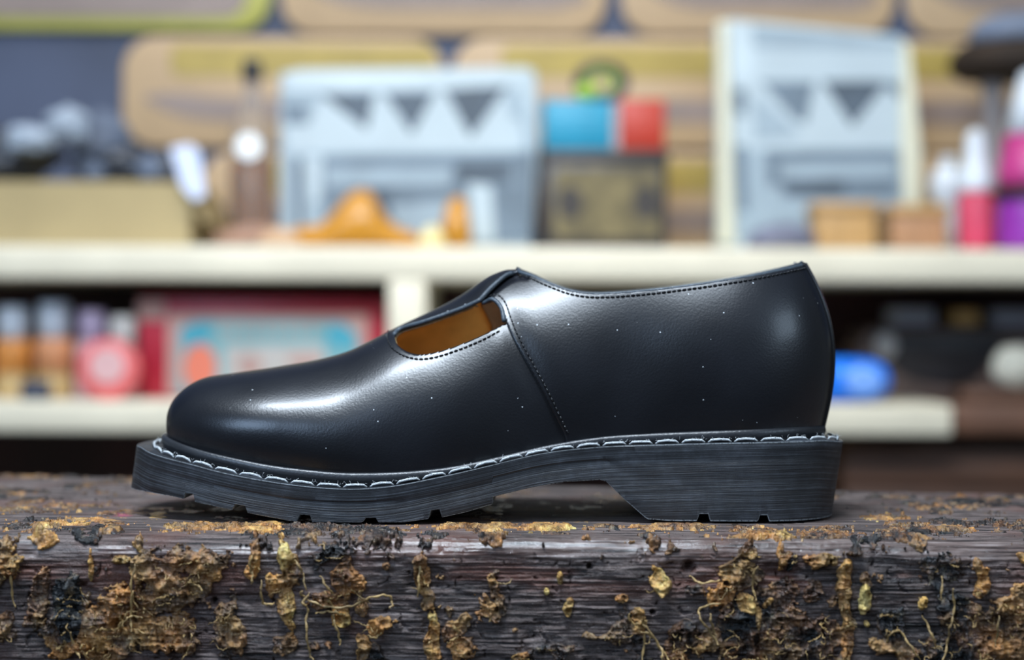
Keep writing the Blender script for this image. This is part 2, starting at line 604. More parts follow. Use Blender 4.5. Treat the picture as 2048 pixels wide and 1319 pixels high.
def invert(px):
    """(s, t) of the near wall's surface seen at each pixel"""
    px = np.asarray(px, float)
    sub = GPX[::4, ::3]; ss = GS[::4, ::3].ravel(); ts = GT[::4, ::3].ravel(); fl = sub.reshape(-1, 2)
    i = np.array([np.argmin(((fl - p) ** 2).sum(1)) for p in px])
    s, t = ss[i].copy(), ts[i].copy()
    for _ in range(14):
        p0 = np.stack(loc2px(surf(s, t)), -1)
        h = 1e-4
        ps = (np.stack(loc2px(surf(np.clip(s + h, 0, 1), t)), -1) - np.stack(loc2px(surf(np.clip(s - h, 0, 1), t)), -1)) / (np.clip(s + h, 0, 1) - np.clip(s - h, 0, 1))[:, None]
        pt = (np.stack(loc2px(surf(s, np.clip(t + h, 0, 1))), -1) - np.stack(loc2px(surf(s, np.clip(t - h, 0, 1))), -1)) / (np.clip(t + h, 0, 1) - np.clip(t - h, 0, 1))[:, None]
        r = px - p0
        det = ps[:, 0] * pt[:, 1] - ps[:, 1] * pt[:, 0]
        det = np.where(abs(det) < 1e2, np.sign(det + 1e-9) * 1e2, det)
        ds = (r[:, 0] * pt[:, 1] - r[:, 1] * pt[:, 0]) / det
        dt = (ps[:, 0] * r[:, 1] - ps[:, 1] * r[:, 0]) / det
        s = np.clip(s + np.clip(ds, -.03, .03), 0, 1); t = np.clip(t + np.clip(dt, -.05, .05), 0, 1)
    return s, t


def curve(pts, n=8):
    """smooth polyline through pixel points (Catmull-Rom)"""
    P = np.array(pts, float)
    out = []
    for i in range(len(P) - 1):
        p0, p1, p2, p3 = P[max(i-1, 0)], P[i], P[i+1], P[min(i+2, len(P)-1)]
        for j in range(n):
            t = j / n
            out.append(0.5 * ((2*p1) + (-p0+p2)*t + (2*p0-5*p1+4*p2-p3)*t*t + (-p0+3*p1-3*p2+p3)*t**3))
    out.append(P[-1])
    return [tuple(o) for o in out]


def inside(poly, X, Y):
    P = np.array(poly); r = np.zeros(X.shape, bool)
    for i in range(len(P)):
        x0, y0 = P[i]; x1, y1 = P[(i + 1) % len(P)]
        if y0 == y1: continue
        c = ((y0 > Y) != (y1 > Y)) & (X < (x1 - x0) * (Y - y0) / (y1 - y0) + x0)
        r ^= c
    return r


def nearest(poly, q):
    P = np.array(poly); A = P; B = np.roll(P, -1, 0)
    d = B - A; L = np.maximum((d ** 2).sum(1), 1e-9)
    t = np.clip(((q[:, None] - A[None]) * d[None]).sum(2) / L[None], 0, 1)
    C = A[None] + t[..., None] * d[None]
    D = ((q[:, None] - C) ** 2).sum(2)
    i = D.argmin(1); k = np.arange(len(q))
    return C[k, i], np.sqrt(D[k, i])


def panel(poly, off):
    """the part of the near wall inside the pixel outline: vertices, quads; off(X, Y) is the lift off the last"""
    X, Y = GPX[..., 0], GPX[..., 1]
    cx = (X[:-1, :-1] + X[1:, :-1] + X[:-1, 1:] + X[1:, 1:]) / 4
    cy = (Y[:-1, :-1] + Y[1:, :-1] + Y[:-1, 1:] + Y[1:, 1:]) / 4
    keep = inside(poly, cx, cy)
    cnt = np.zeros(X.shape, int)
    for a in (0, 1):
        for b in (0, 1):
            cnt[a:a + keep.shape[0], b:b + keep.shape[1]] += keep
    full = np.full(X.shape, 4); full[0] = full[-1] = 2; full[:, 0] = full[:, -1] = 2
    full[0, 0] = full[0, -1] = full[-1, 0] = full[-1, -1] = 1
    bnd = (cnt > 0) & (cnt < full)
    s, t = GS.copy(), GT.copy()
    bi, bj = np.nonzero(bnd)
    if len(bi):
        q = np.stack([X[bi, bj], Y[bi, bj]], 1)
        c, d = nearest(poly, q)
        ok = d < 9
        bi, bj, c = bi[ok], bj[ok], c[ok]
        s0, t0 = s[bi, bj], t[bi, bj]
        ss, tt = s0.copy(), t0.copy()
        for _ in range(6):
            p0 = np.stack(loc2px(surf(ss, tt)), -1); h = 1e-4
            sa, sb = np.clip(ss + h, 0, 1), np.clip(ss - h, 0, 1)
            ta, tb = np.clip(tt + h, 0, 1), np.clip(tt - h, 0, 1)
            ps = (np.stack(loc2px(surf(sa, tt)), -1) - np.stack(loc2px(surf(sb, tt)), -1)) / (sa - sb)[:, None]
            pt = (np.stack(loc2px(surf(ss, ta)), -1) - np.stack(loc2px(surf(ss, tb)), -1)) / (ta - tb)[:, None]
            r = c - p0
            det = ps[:, 0] * pt[:, 1] - ps[:, 1] * pt[:, 0]
            good = abs(det) > 2e3
            det = np.where(good, det, 1)
            ds = np.where(good, (r[:, 0] * pt[:, 1] - r[:, 1] * pt[:, 0]) / det, 0)
            dt = np.where(good, (ps[:, 0] * r[:, 1] - ps[:, 1] * r[:, 0]) / det, 0)
            ss = np.clip(ss + np.clip(ds, -.01, .01), 0, 1); tt = np.clip(tt + np.clip(dt, -.02, .02), 0, 1)
            ss = np.clip(ss, s0 - .012, s0 + .012); tt = np.clip(tt, t0 - .03, t0 + .03)
        tt = np.where(t0 >= 1, 1.0, tt)
        s[bi, bj] = ss; t[bi, bj] = tt
    P = surf(s, t)
    px = loc2px(P)
    P = P + NS * surf_n(s, t) * off(px[0], px[1])[..., None]
    P[:, -1, 1] = 0.0   # the ridge stays on the centre line
    I, J = np.nonzero(keep)
    idx = np.arange(X.size).reshape(X.shape)
    Q = np.stack([idx[I, J], idx[I + 1, J], idx[I + 1, J + 1], idx[I, J + 1]], 1)
    return P.reshape(-1, 3), Q


def assemble(name, halves, mat, thick, parent=None, inner=None, rim=None, label=None):
    """halves: list of (P, Q, mirror)"""
    V = []; Fs = []; b = 0
    for P, Q, mir in halves:
        P = P.copy()
        if mir: P[:, 1] *= -1
        used = np.unique(Q)
        remap = np.full(len(P), -1); remap[used] = np.arange(len(used))
        q = remap[Q] + b
        if mir: q = q[:, ::-1]
        V.append(P[used]); Fs.append(q); b += len(used)
    V = np.concatenate(V); Fs = np.concatenate(Fs)
    if NS < 0: Fs = Fs[:, ::-1]
    o = mesh_np(name, V, Fs, mat, parent or shoe)
    bm = bmesh.new(); bm.from_mesh(o.data)
    bmesh.ops.remove_doubles(bm, verts=bm.verts, dist=2e-5)
    bm.to_mesh(o.data); bm.free()
    o.data.polygons.foreach_set('use_smooth', [True] * len(o.data.polygons))
    if inner: o.data.materials.append(inner)
    if rim: o.data.materials.append(rim)
    if thick:
        m = o.modifiers.new('thickness', 'SOLIDIFY')
        m.thickness = thick; m.offset = -1
        m.use_rim = True
        if inner: m.material_offset = 1
        if rim: m.material_offset_rim = 2 if inner else 1
    if label: o['label'] = label
    return o


hole_top = curve([(787, 668), (800, 655), (850, 640), (900, 623), (940, 608), (960, 601)])
hole_rest = curve([(960, 601), (985, 600), (999, 614), (1008, 640)], 6)
hole_low = curve([(1040, 632), (1004, 650), (960, 672), (900, 696), (850, 708), (820, 705), (796, 690), (787, 668)])
strap_low = curve([(960, 601), (978, 583), (1000, 563), (1020, 549), (1040, 541)])
seam = curve([(962, 597), (985, 598), (1002, 614), (1012, 643), (1030, 683), (1080, 772), (1112, 835), (1130, 872), (1134, 900)])
collar = curve([(1037, 545), (1060, 552), (1100, 569), (1145, 584), (1200, 589), (1300, 582), (1400, 570), (1500, 554), (1570, 540), (1606, 531)])

vamp_near = [(200, 1050), (200, 300), (1034, 300), (1036, 536)] + strap_low[::-1][2:] + hole_top[::-1][1:] + hole_low[::-1][1:] + [(1060, 640), (1150, 880), (1150, 1050)]
vamp_far = [(200, 1050), (200, 300), (1034, 300), (1036, 543), (1060, 640), (1150, 880), (1150, 1050)]
quarter_near = seam[::-1] + [(972, 575), (1000, 552), (1030, 543)] + collar[:] + [(1800, 500), (1800, 1050), (1134, 1050)]
collar_far = [(x, y - 4) for x, y in collar]
quarter_far = [(1132, 872), (1030, 560)] + collar_far + [(1800, 496), (1800, 1050), (1134, 1050)]
sl = np.array(strap_low)


def yline(X): return np.interp(X, sl[:, 0], sl[:, 1], left=601, right=541)


def off_vamp(X, Y):
    return .0012 * sstep(925, 985, X) * sstep(640, 622, Y) * (1 - .8 * sstep(1012, 1036, X))


def off_quarter(X, Y):
    g = np.where(X > 1060, 1.0, np.maximum(sstep(4, 26, Y - yline(X)), sstep(1040, 1075, X)))
    return -.0013 + .0024 * g


vn = panel(vamp_near, off_vamp); vf = panel(vamp_far, off_vamp)
assemble('vamp', [(*vn, 0), (*vf, 1)], M_leather, .0015, rim=M_rawedge)
qn = panel(quarter_near, off_quarter)
assemble('quarter', [(*qn, 0)], M_leather, .0016, rim=M_rawedge)
qf = panel(quarter_far, off_quarter)
assemble('quarter', [(*qf, 1)], M_leather, .0016, rim=M_rawedge)
lo = lambda v: (lambda X, Y: np.full(np.shape(X), v))
split = [(948, 200), (950, 600), (966, 640), (968, 665), (960, 700), (930, 1050)]
ln = panel([(420, 1050), (420, 300), (948, 300), (948, 606)] + hole_top[::-1][3:] + hole_low[::-1][1:-6] + [(1010, 650), (1120, 1050)], lo(-.0018))
lf = panel([(420, 1050), (420, 300)] + split[0:], lo(-.0020))
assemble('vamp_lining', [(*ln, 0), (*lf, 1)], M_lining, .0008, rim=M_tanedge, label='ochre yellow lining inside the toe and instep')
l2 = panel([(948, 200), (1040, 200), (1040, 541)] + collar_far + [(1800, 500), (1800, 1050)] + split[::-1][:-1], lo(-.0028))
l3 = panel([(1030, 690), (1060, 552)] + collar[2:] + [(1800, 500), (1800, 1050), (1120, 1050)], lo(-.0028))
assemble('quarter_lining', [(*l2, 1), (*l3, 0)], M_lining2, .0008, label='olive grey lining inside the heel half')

# ---- strip over the back seam
ss = np.linspace(.9962, 1, 12); tt = np.linspace(0, 1, 120)
i1 = invert([(1606, 531)])
tb = float(np.interp(531, GPX[-1, :, 1][::-1], gt[::-1]))
tt = tt * tb
A, B = np.meshgrid(ss, tt, indexing='ij')
edge = np.clip((A - .9962) / .0006, 0, 1)
P = surf_off(A, B, .0009 + .0013 * edge)
P[-1, :, 1] = 0
idx = np.arange(A.size).reshape(A.shape)
Q = np.stack([idx[:-1, :-1], idx[1:, :-1], idx[1:, 1:], idx[:-1, 1:]], -1).reshape(-1, 4)
assemble('heel_strip', [(P.reshape(-1, 3), Q, 0), (P.reshape(-1, 3), Q, 1)], M_leather, .0014, rim=M_rawedge)


# ---- stitching
def path3(px, off, mirror=False, step=None):
    s, t = invert(px)
    P = surf_off(s, t, np.full(len(s), off) if not callable(off) else off(*np.array(px).T))
    if mirror: P[:, 1] *= -1
    return P


def resample(P, step):
    P = np.asarray(P)
    d = np.r_[0, np.cumsum(np.linalg.norm(np.diff(P, axis=0), axis=1))]
    n = max(2, int(d[-1] / step))
    q = np.linspace(0, d[-1], n + 1)
    return np.stack([np.interp(q, d, P[:, k]) for k in range(3)], 1)


def stitches(name, P, pitch, r, mat, gap=0.25, hump=.0002, up=(0, -.6, .5), n=6, jit=0.00005):
    mb = MB()
    Q = resample(P, pitch)
    up = Vector(up)
    for a, b in zip(Q[:-1], Q[1:]):
        a, b = Vector(a), Vector(b)
        d = b - a
        a2, b2 = a + d * gap / 2, b - d * gap / 2
        j = Vector([random.gauss(0, jit) for _ in range(3)])
        pts = [a2 - up * hump * 1.5, a2 + d * .12 + up * hump * .5, (a2 + b2) / 2 + up * hump + j, b2 - d * .12 + up * hump * .5, b2 - up * hump * 1.5]
        mb.tube(pts, [r * .6, r, r * 1.05, r, r * .6], n)
    return mb.build(name, mat, shoe, True, local=False)


stitches('collar_stitching', np.concatenate([path3([(x, y + 8) for x, y in collar[3:]], .0013)]), .0021, .00036, M_blackthread)
stitches('cutout_stitching', path3(curve([(1000, 661), (962, 681), (902, 705), (850, 718), (815, 714), (786, 698), (775, 676), (778, 662)]), .0002), .0021, .00034, M_blackthread)
stitches('seam_stitching', path3(curve([(966, 588), (988, 589), (1010, 606), (1023, 640), (1040, 680), (1090, 770), (1120, 832), (1136, 866)]),
         lambda X, Y: off_quarter(X, Y) + .0001), .0021, .00036, M_blackthread)
# edge bindings: rolled rim of the collar and of the cut-out
mb = MB()
cn = path3(collar, .0004)
cf = path3(collar_far, .0004, True)
tip = surf_off(np.array([1.0]), np.array([tb]), np.array([.0008]))
tip[:, 1] = 0
ic = int(np.argmin(abs(GPX[:, -1, 0] - 1036)))
crest = surf(gs[ic:ic + 1], np.array([1.0])) + np.array([[0, 0, .0001]])
crest[:, 1] = 0
ring = np.concatenate([crest, cn[2:], tip, cf[2:][::-1], crest])
mb.tube(resample(ring, .0015), .0009, 8)
mb.build('collar_binding', M_rawedge, shoe, True, local=False)
mb = MB()
rim = path3(curve([(1008, 645), (1003, 618), (986, 601), (962, 600)], 6), lambda X, Y: off_quarter(X, Y) - .0002)
mb.tube(resample(rim, .001), .0009, 8)
mb.build('cutout_binding', M_rawedge, shoe, True, local=False)
mb = MB()
rim = path3(hole_top[:-1] + strap_low[:-6], lambda X, Y: off_vamp(X, Y) - .0005)
mb.tube(resample(rim, .0012), .0010, 8)
mb.build('strap_edge', M_rawedge, shoe, True, local=False)

# ---- insole
xi = np.linspace(.07, .97, 90); yi = np.linspace(-1, 1, 25)
A, B = np.meshgrid(xi, yi, indexing='ij')
xx = XF0 + (XF1 - XF0) * A
ww = w_feather(A) * .92
zz = z_feather(xx) + .0035 + .003 * np.abs(B) ** 4
P = np.stack([xx, ww * B, zz], -1)
idx = np.arange(A.size).reshape(A.shape)
Q = np.stack([idx[:-1, :-1], idx[1:, :-1], idx[1:, 1:], idx[:-1, 1:]], -1).reshape(-1, 4)
o = mesh_np('insole', P.reshape(-1, 3), Q, M_insole, shoe)
m = o.modifiers.new('thickness', 'SOLIDIFY'); m.thickness = .003; m.offset = -1
tag(o, 'red tan insole seen through the cut-out')


# ---- welt: the rolled lip round the foot of the upper, and its stitching
def offset_loop(X, Y, d):
    tx_ = np.gradient(X); ty_ = np.gradient(Y)
    l = np.hypot(tx_, ty_) + 1e-12
    return X + ty_ / l * d, Y - tx_ / l * d


al = np.linspace(0, 1, 500)
sA = 0.5 * (1 - np.cos(math.pi * al))
fxl = XF0 + (XF1 - XF0) * sA
fX = np.concatenate([fxl, fxl[::-1][1:-1]]); fY = np.concatenate([-w_feather(sA), w_feather(sA)[::-1][1:-1]])
loop = resample(np.stack([np.r_[fX, fX[:1]], np.r_[fY, fY[:1]], np.zeros(len(fX) + 1)], 1), .0025)[:-1]


def loop_off(L, d):
    t = np.roll(L, -1, 0) - np.roll(L, 1, 0)
    t /= np.linalg.norm(t, axis=1)[:, None] + 1e-12
    # near side runs toe -> heel: outward is -y
    n = np.stack([t[:, 1], -t[:, 0], np.zeros(len(L))], 1)
    d = np.asarray(d)
    return L + n * (d[:, None] if d.ndim else d)


L = loop_off(loop, .0006)
zz = z_feather(np.clip(L[:, 0], XF0, XF1))
zs = z_top(np.clip(L[:, 0], XS0, XS1))
mb = MB()
n = 12; m = len(L)
V = []; Fs = []
t = np.roll(L, -1, 0) - np.roll(L, 1, 0); t /= np.linalg.norm(t, axis=1)[:, None]
nn = np.stack([t[:, 1], -t[:, 0]], 1)
prof = [(-.0040, -.0004)] + [(.0006 + .0014 * math.cos(a), -.0010 + .0021 * math.sin(a)) for a in np.radians(np.arange(130, -75, -18))] + [(.0010, -.0034)]
for i in range(m):
    for a, h in prof:
        base = zs[i]
        z = zz[i] + h if h > -.0033 else base - .0003
        z = max(z, base + .0001) if h > -.0033 else z
        V.append((L[i, 0] + nn[i, 0] * a, L[i, 1] + nn[i, 1] * a, z))
k = len(prof)
for i in range(m):
    i2 = (i + 1) % m
    for j in range(k - 1):
        Fs.append((i * k + j, i * k + j + 1, i2 * k + j + 1, i2 * k + j))
mb.add(V, Fs)
o = mb.build('welt', M_welt, shoe, True, local=False)
tag(o, 'rolled black rubber lip round the foot of the upper')
bm = bmesh.new(); bm.from_mesh(o.data); bmesh.ops.recalc_face_normals(bm, faces=bm.faces); bm.to_mesh(o.data); bm.free()
o.data.polygons.foreach_set('use_smooth', [True] * len(o.data.polygons))

sA = 0.5 * (1 - np.cos(math.pi * np.linspace(0, 1, 600)))
ox = XS0 + (XS1 - XS0) * sA
oX = np.concatenate([ox, ox[::-1][1:-1]]); oY = np.concatenate([-w_sole(ox), w_sole(ox)[::-1][1:-1]])
oloop = resample(np.stack([np.r_[oX, oX[:1]], np.r_[oY, oY[:1]], np.zeros(len(oX) + 1)], 1), .002)[:-1]
so = (oloop[:, 0] - XS0) / (XS1 - XS0)
ins = -(.0070 * (1 - sstep(.0, .12, so)) + .0026 * sstep(.0, .12, so) - .0008 * sstep(.4, .55, so))
SP = loop_off(oloop, ins)
SP[:, 2] = z_top(SP[:, 0]) + .0009
SP = np.concatenate([SP, SP[:1]])
stitches('welt_stitching', SP, .0106, .00048, M_thread, gap=.12, hump=.00045, up=(0, -.25, 1), n=8, jit=.00012)['label'] = 'coarse white thread stitching along the welt'
# fluff of the thread
mb = MB()
Q = resample(SP, .0106)
for a, b in zip(Q[:-1], Q[1:]):
    for _ in range(7):
        p = Vector(a) + (Vector(b) - Vector(a)) * random.random() + Vector((0, 0, .0006))
        d = Vector((random.gauss(0, 1), random.gauss(0, .6), abs(random.gauss(0.6, .7)))).normalized() * random.uniform(.0006, .0018)
        e = Vector([random.gauss(0, .0003) for _ in range(3)])
        mb.tube([p, p + d * .5 + e, p + d], [.00006, .00005, .00003], 4)
o = mb.build('thread_fluff', M_thread, shoe, True, local=False); tag(o, 'loose white fibres of the welt thread', kind='stuff')

# ================================================================== THE WORKBENCH
_tab = rng.random((256, 256))


def vnoise(u, v, seed=0):
    u = u + seed * 17.31; v = v + seed * 9.77
    iu = np.floor(u).astype(int); iv = np.floor(v).astype(int)
    fu = u - iu; fv = v - iv
    fu = fu * fu * (3 - 2 * fu); fv = fv * fv * (3 - 2 * fv)
    a = _tab[iu & 255, iv & 255]; b = _tab[(iu+1) & 255, iv & 255]
    c = _tab[iu & 255, (iv+1) & 255]; d = _tab[(iu+1) & 255, (iv+1) & 255]
    return (a * (1-fu) + b * fu) * (1-fv) + (c * (1-fu) + d * fu) * fv


def fbm(u, v, seed=0, oct=4, g=0.5, ridge=False):
    r = 0; a = 1; tot = 0
    for o_ in range(oct):
        n = vnoise(u * 2**o_, v * 2**o_, seed + o_ * 3.7)
        if ridge: n = 1 - abs(2 * n - 1)
        r = r + a * n; tot += a; a *= g
    return r / tot


def bench_mats():
    m, nt, b = new_mat('dark_worn_wood')
    v = coords(nt, 'Object', (32, 560, 950))
    g = noise(nt, v, 1.0, 6, 0.65)
    v2 = coords(nt)
    c1 = ramp(nt, g, [(0.34, (0.008, 0.007, 0.008)), (0.45, (0.060, 0.042, 0.037)), (0.56, (0.150, 0.110, 0.098)), (0.74, (0.33, 0.28, 0.26))])
    red = ramp(nt, noise(nt, v2, 22, 4, 0.6), [(0.52, (0, 0, 0)), (0.68, (0.75, 0.75, 0.75))])
    c2 = mix(nt, red, c1, mix(nt, 0.6, c1, (0.13, 0.038, 0.020)))
    blk = ramp(nt, noise(nt, v2, 16, 4, 0.6), [(0.50, (0, 0, 0)), (0.64, (0.8, 0.8, 0.8))])
    c3 = mix(nt, blk, c2, mix(nt, 0.55, c2, (0.012, 0.014, 0.017)))
    dust = ramp(nt, noise(nt, v2, 260, 4, 0.75), [(0.60, (0, 0, 0)), (0.74, (0.6, 0.6, 0.6))])
    c4 = mix(nt, dust, c3, (0.20, 0.165, 0.14))
    at = nt.nodes.new('ShaderNodeAttribute'); at.attribute_name = 'stain'
    rw = nt.nodes.new('ShaderNodeAttribute'); rw.attribute_name = 'red_wear'
    c4 = mix(nt, rw.outputs['Fac'], c4, mix(nt, 0.5, c4, (0.17, 0.050, 0.026)))
    nt.links.new(mix(nt, at.outputs['Fac'], c4, (0.65, 0.05, 0.17)), b.inputs['Base Color'])
    rr = ramp(nt, noise(nt, v, 2.0, 4), [(0.3, (0.20, 0.20, 0.20)), (0.7, (0.45, 0.45, 0.45))])
    po = nt.nodes.new('ShaderNodeAttribute'); po.attribute_name = 'polish'
    rd_ = N(nt, 'ShaderNodeAttribute'); rd_.attribute_name = 'gloss'
    rr = mix(nt, rd_.outputs['Fac'], (0.68, 0.68, 0.68), rr)
    nt.links.new(mix(nt, po.outputs['Fac'], rr, (0.13, 0.13, 0.13)), b.inputs['Roughness'])
    b.inputs['Specular IOR Level'].default_value = 0.42
    n1 = bump(nt, b, g, 1.0, 0.0008)
    n2 = bump(nt, b, noise(nt, v2, 420, 5, 0.7), 0.9, 0.0014, n1)
    n3 = bump(nt, b, noise(nt, v2, 1500, 3, 0.6), 0.5, 0.0005, n2)
    for nd in [q for q in nt.nodes if q.type == 'BUMP']:
        mr = nt.nodes.new('ShaderNodeMapRange'); nt.links.new(po.outputs['Fac'], mr.inputs[0])
        mr.inputs[3].default_value = nd.inputs['Strength'].default_value; mr.inputs[4].default_value = 0.16
        nt.links.new(mr.outputs[0], nd.inputs['Strength'])

    k, nt, b = new_mat('dried_ochre_glue')
    v = coords(nt)
    at = nt.nodes.new('ShaderNodeAttribute'); at.attribute_name = 'tone'
    n0 = noise(nt, v, 55, 5, 0.65)
    ad = N(nt, 'ShaderNodeMath', operation='MULTIPLY_ADD'); nt.links.new(n0, ad.inputs[0]); ad.inputs[1].default_value = 1.3; nt.links.new(at.outputs['Fac'], ad.inputs[2])
    sb = N(nt, 'ShaderNodeMath', operation='SUBTRACT'); nt.links.new(ad.outputs[0], sb.inputs[0]); sb.inputs[1].default_value = 0.68
    col = ramp(nt, sb.outputs[0], [(0.0, (0.010, 0.013, 0.016)), (0.12, (0.040, 0.032, 0.030)), (0.26, (0.13, 0.080, 0.050)), (0.40, (0.26, 0.160, 0.075)),
                                   (0.58, (0.42, 0.24, 0.085)), (0.78, (0.60, 0.37, 0.12)), (0.97, (0.75, 0.58, 0.20))])
    pale = ramp(nt, noise(nt, v, 240, 4, 0.7), [(0.56, (0, 0, 0)), (0.72, (0.55, 0.55, 0.55))])
    col = mix(nt, pale, col, (0.50, 0.43, 0.28))
    dk = ramp(nt, noise(nt, v, 95, 5, 0.7), [(0.36, (0.25, 0.22, 0.2)), (0.52, (1, 1, 1))])
    hue = ramp(nt, noise(nt, v, 70, 4, 0.6), [(0.40, (1.0, 0.74, 0.58)), (0.62, (1.0, 1.0, 1.0))])
    col = mix(nt, 1.0, col, hue, 'MULTIPLY')
    nt.links.new(mix(nt, 1.0, col, dk, 'MULTIPLY'), b.inputs['Base Color'])
    b.inputs['Roughness'].default_value = 0.23
    b.inputs['Specular IOR Level'].default_value = 0.6
    n1 = bump(nt, b, noise(nt, v, 260, 5, 0.7), 1.0, 0.0022)
    bump(nt, b, noise(nt, v, 1100, 3, 0.6), 0.7, 0.0007, n1)
    return m, k


M_wood, M_glue = bench_mats()
M_strand = plain('dried_glue_thread', (0.34, 0.22, 0.085), 0.45, 0.55, 90, bmp=0.5, bscale=900)

BX0, BX1 = -0.45, 0.45
fe = lambda x: np.interp(x, [-.2, .2], [-.0385, -.0455])       # front edge of the top
be = lambda x: np.interp(x, [-.45, -.25, .25, .45], [.225, .205, .132, .11])
R_ = .0068
xs = np.concatenate([np.linspace(BX0, -.212, 90)[:-1], np.linspace(-.212, .212, 1500), np.linspace(.212, BX1, 90)[1:]])
nx = len(xs)
rows = []   # (kind, value)
u_top = np.linspace(0, 1, 330) ** 0.80
u_arc = np.linspace(0, 1, 30)[1:]
u_face = np.concatenate([np.linspace(0, .064, 225)[1:], np.linspace(.064, .10, 25)[1:]])
Xg = xs[None, :]
Y_, Z_, NY, NZ, SV = [], [], [], [], []
f_, b_ = fe(xs), be(xs)
for u in u_top:
    y = b_ + (f_ + R_ - b_) * u
    Y_.append(y); Z_.append(np.zeros(nx)); NY.append(np.zeros(nx)); NZ.append(np.ones(nx)); SV.append(-(y - f_))
for u in u_arc:
    a = u * math.pi / 2
    ks, kc = .55 * math.sin(a) + .45 * u, .55 * math.cos(a) + .45 * (1 - u)
    Y_.append(f_ + R_ - R_ * ks); Z_.append(np.full(nx, -R_ + R_ * kc))
    NY.append(np.full(nx, -math.sin(a))); NZ.append(np.full(nx, math.cos(a))); SV.append(np.full(nx, -R_ + R_ * 1.5708 * u))
for u in u_face:
    Y_.append(f_.copy() + .02 * 0); Z_.append(np.full(nx, -R_ - u)); NY.append(-np.ones(nx)); NZ.append(np.zeros(nx)); SV.append(np.full(nx, .5708 * R_ + u))
Y_, Z_, NY, NZ, SV = map(np.array, (Y_, Z_, NY, NZ, SV))
XX = np.broadcast_to(Xg, Y_.shape)
front = sstep(-.002, .008, SV)
PX, PY = proj(XX, Y_, Z_ + ZB)
under = np.exp(-((np.maximum(np.abs(XX + .01) - .15, 0)) / .01) ** 2) * sstep(-.012, .0, Y_ + .002)

wood = (.00036 * (fbm(XX * 45, SV * 1400, 1, 3) - .5) * 2 * (1 - .6 * np.exp(-((SV + .0005) / .0065) ** 4))
        + .0009 * (fbm(XX * 75, SV * 130, 2, 4, .55) - .5) * 2 * (.35 + .65 * front)
        + .0006 * (fbm(XX * 60, SV * 1100, 6, 3, .6) - .5) * 2 * front
        + .0022 * (fbm(XX * 22, SV * 60, 3, 3) - .5) * 2 * front
        + .0020 * (fbm(XX * 9, SV * 4, 4, 3) - .5) * 2 * sstep(-.015, .002, SV) * (1 - .3 * front))
# knocks in the front edge, gouges and small holes
cr = fbm(XX * 110, SV * 110, 5, 3, .6, True)
wood -= .0010 * front * sstep(.84, .95, cr)
wood -= .0014 * front * sstep(.60, .75, fbm(XX * 45, SV * 90, 8, 3))
for hx, hy, hr in ((1179, 1132, 5), (1305, 1223, 5), (1378, 1135, 12), (428, 1202, 6), (233, 1245, 9)):
    wood -= .0035 * np.exp(-(((PX - hx) ** 2 + (PY - hy) ** 2) / hr ** 2) ** 1.5)
flat = 1 - .85 * under * (1 - front)
wood = np.where(NZ > .99, np.minimum(wood * flat, .0012), wood)
wood -= .0005 * (NZ > .99)

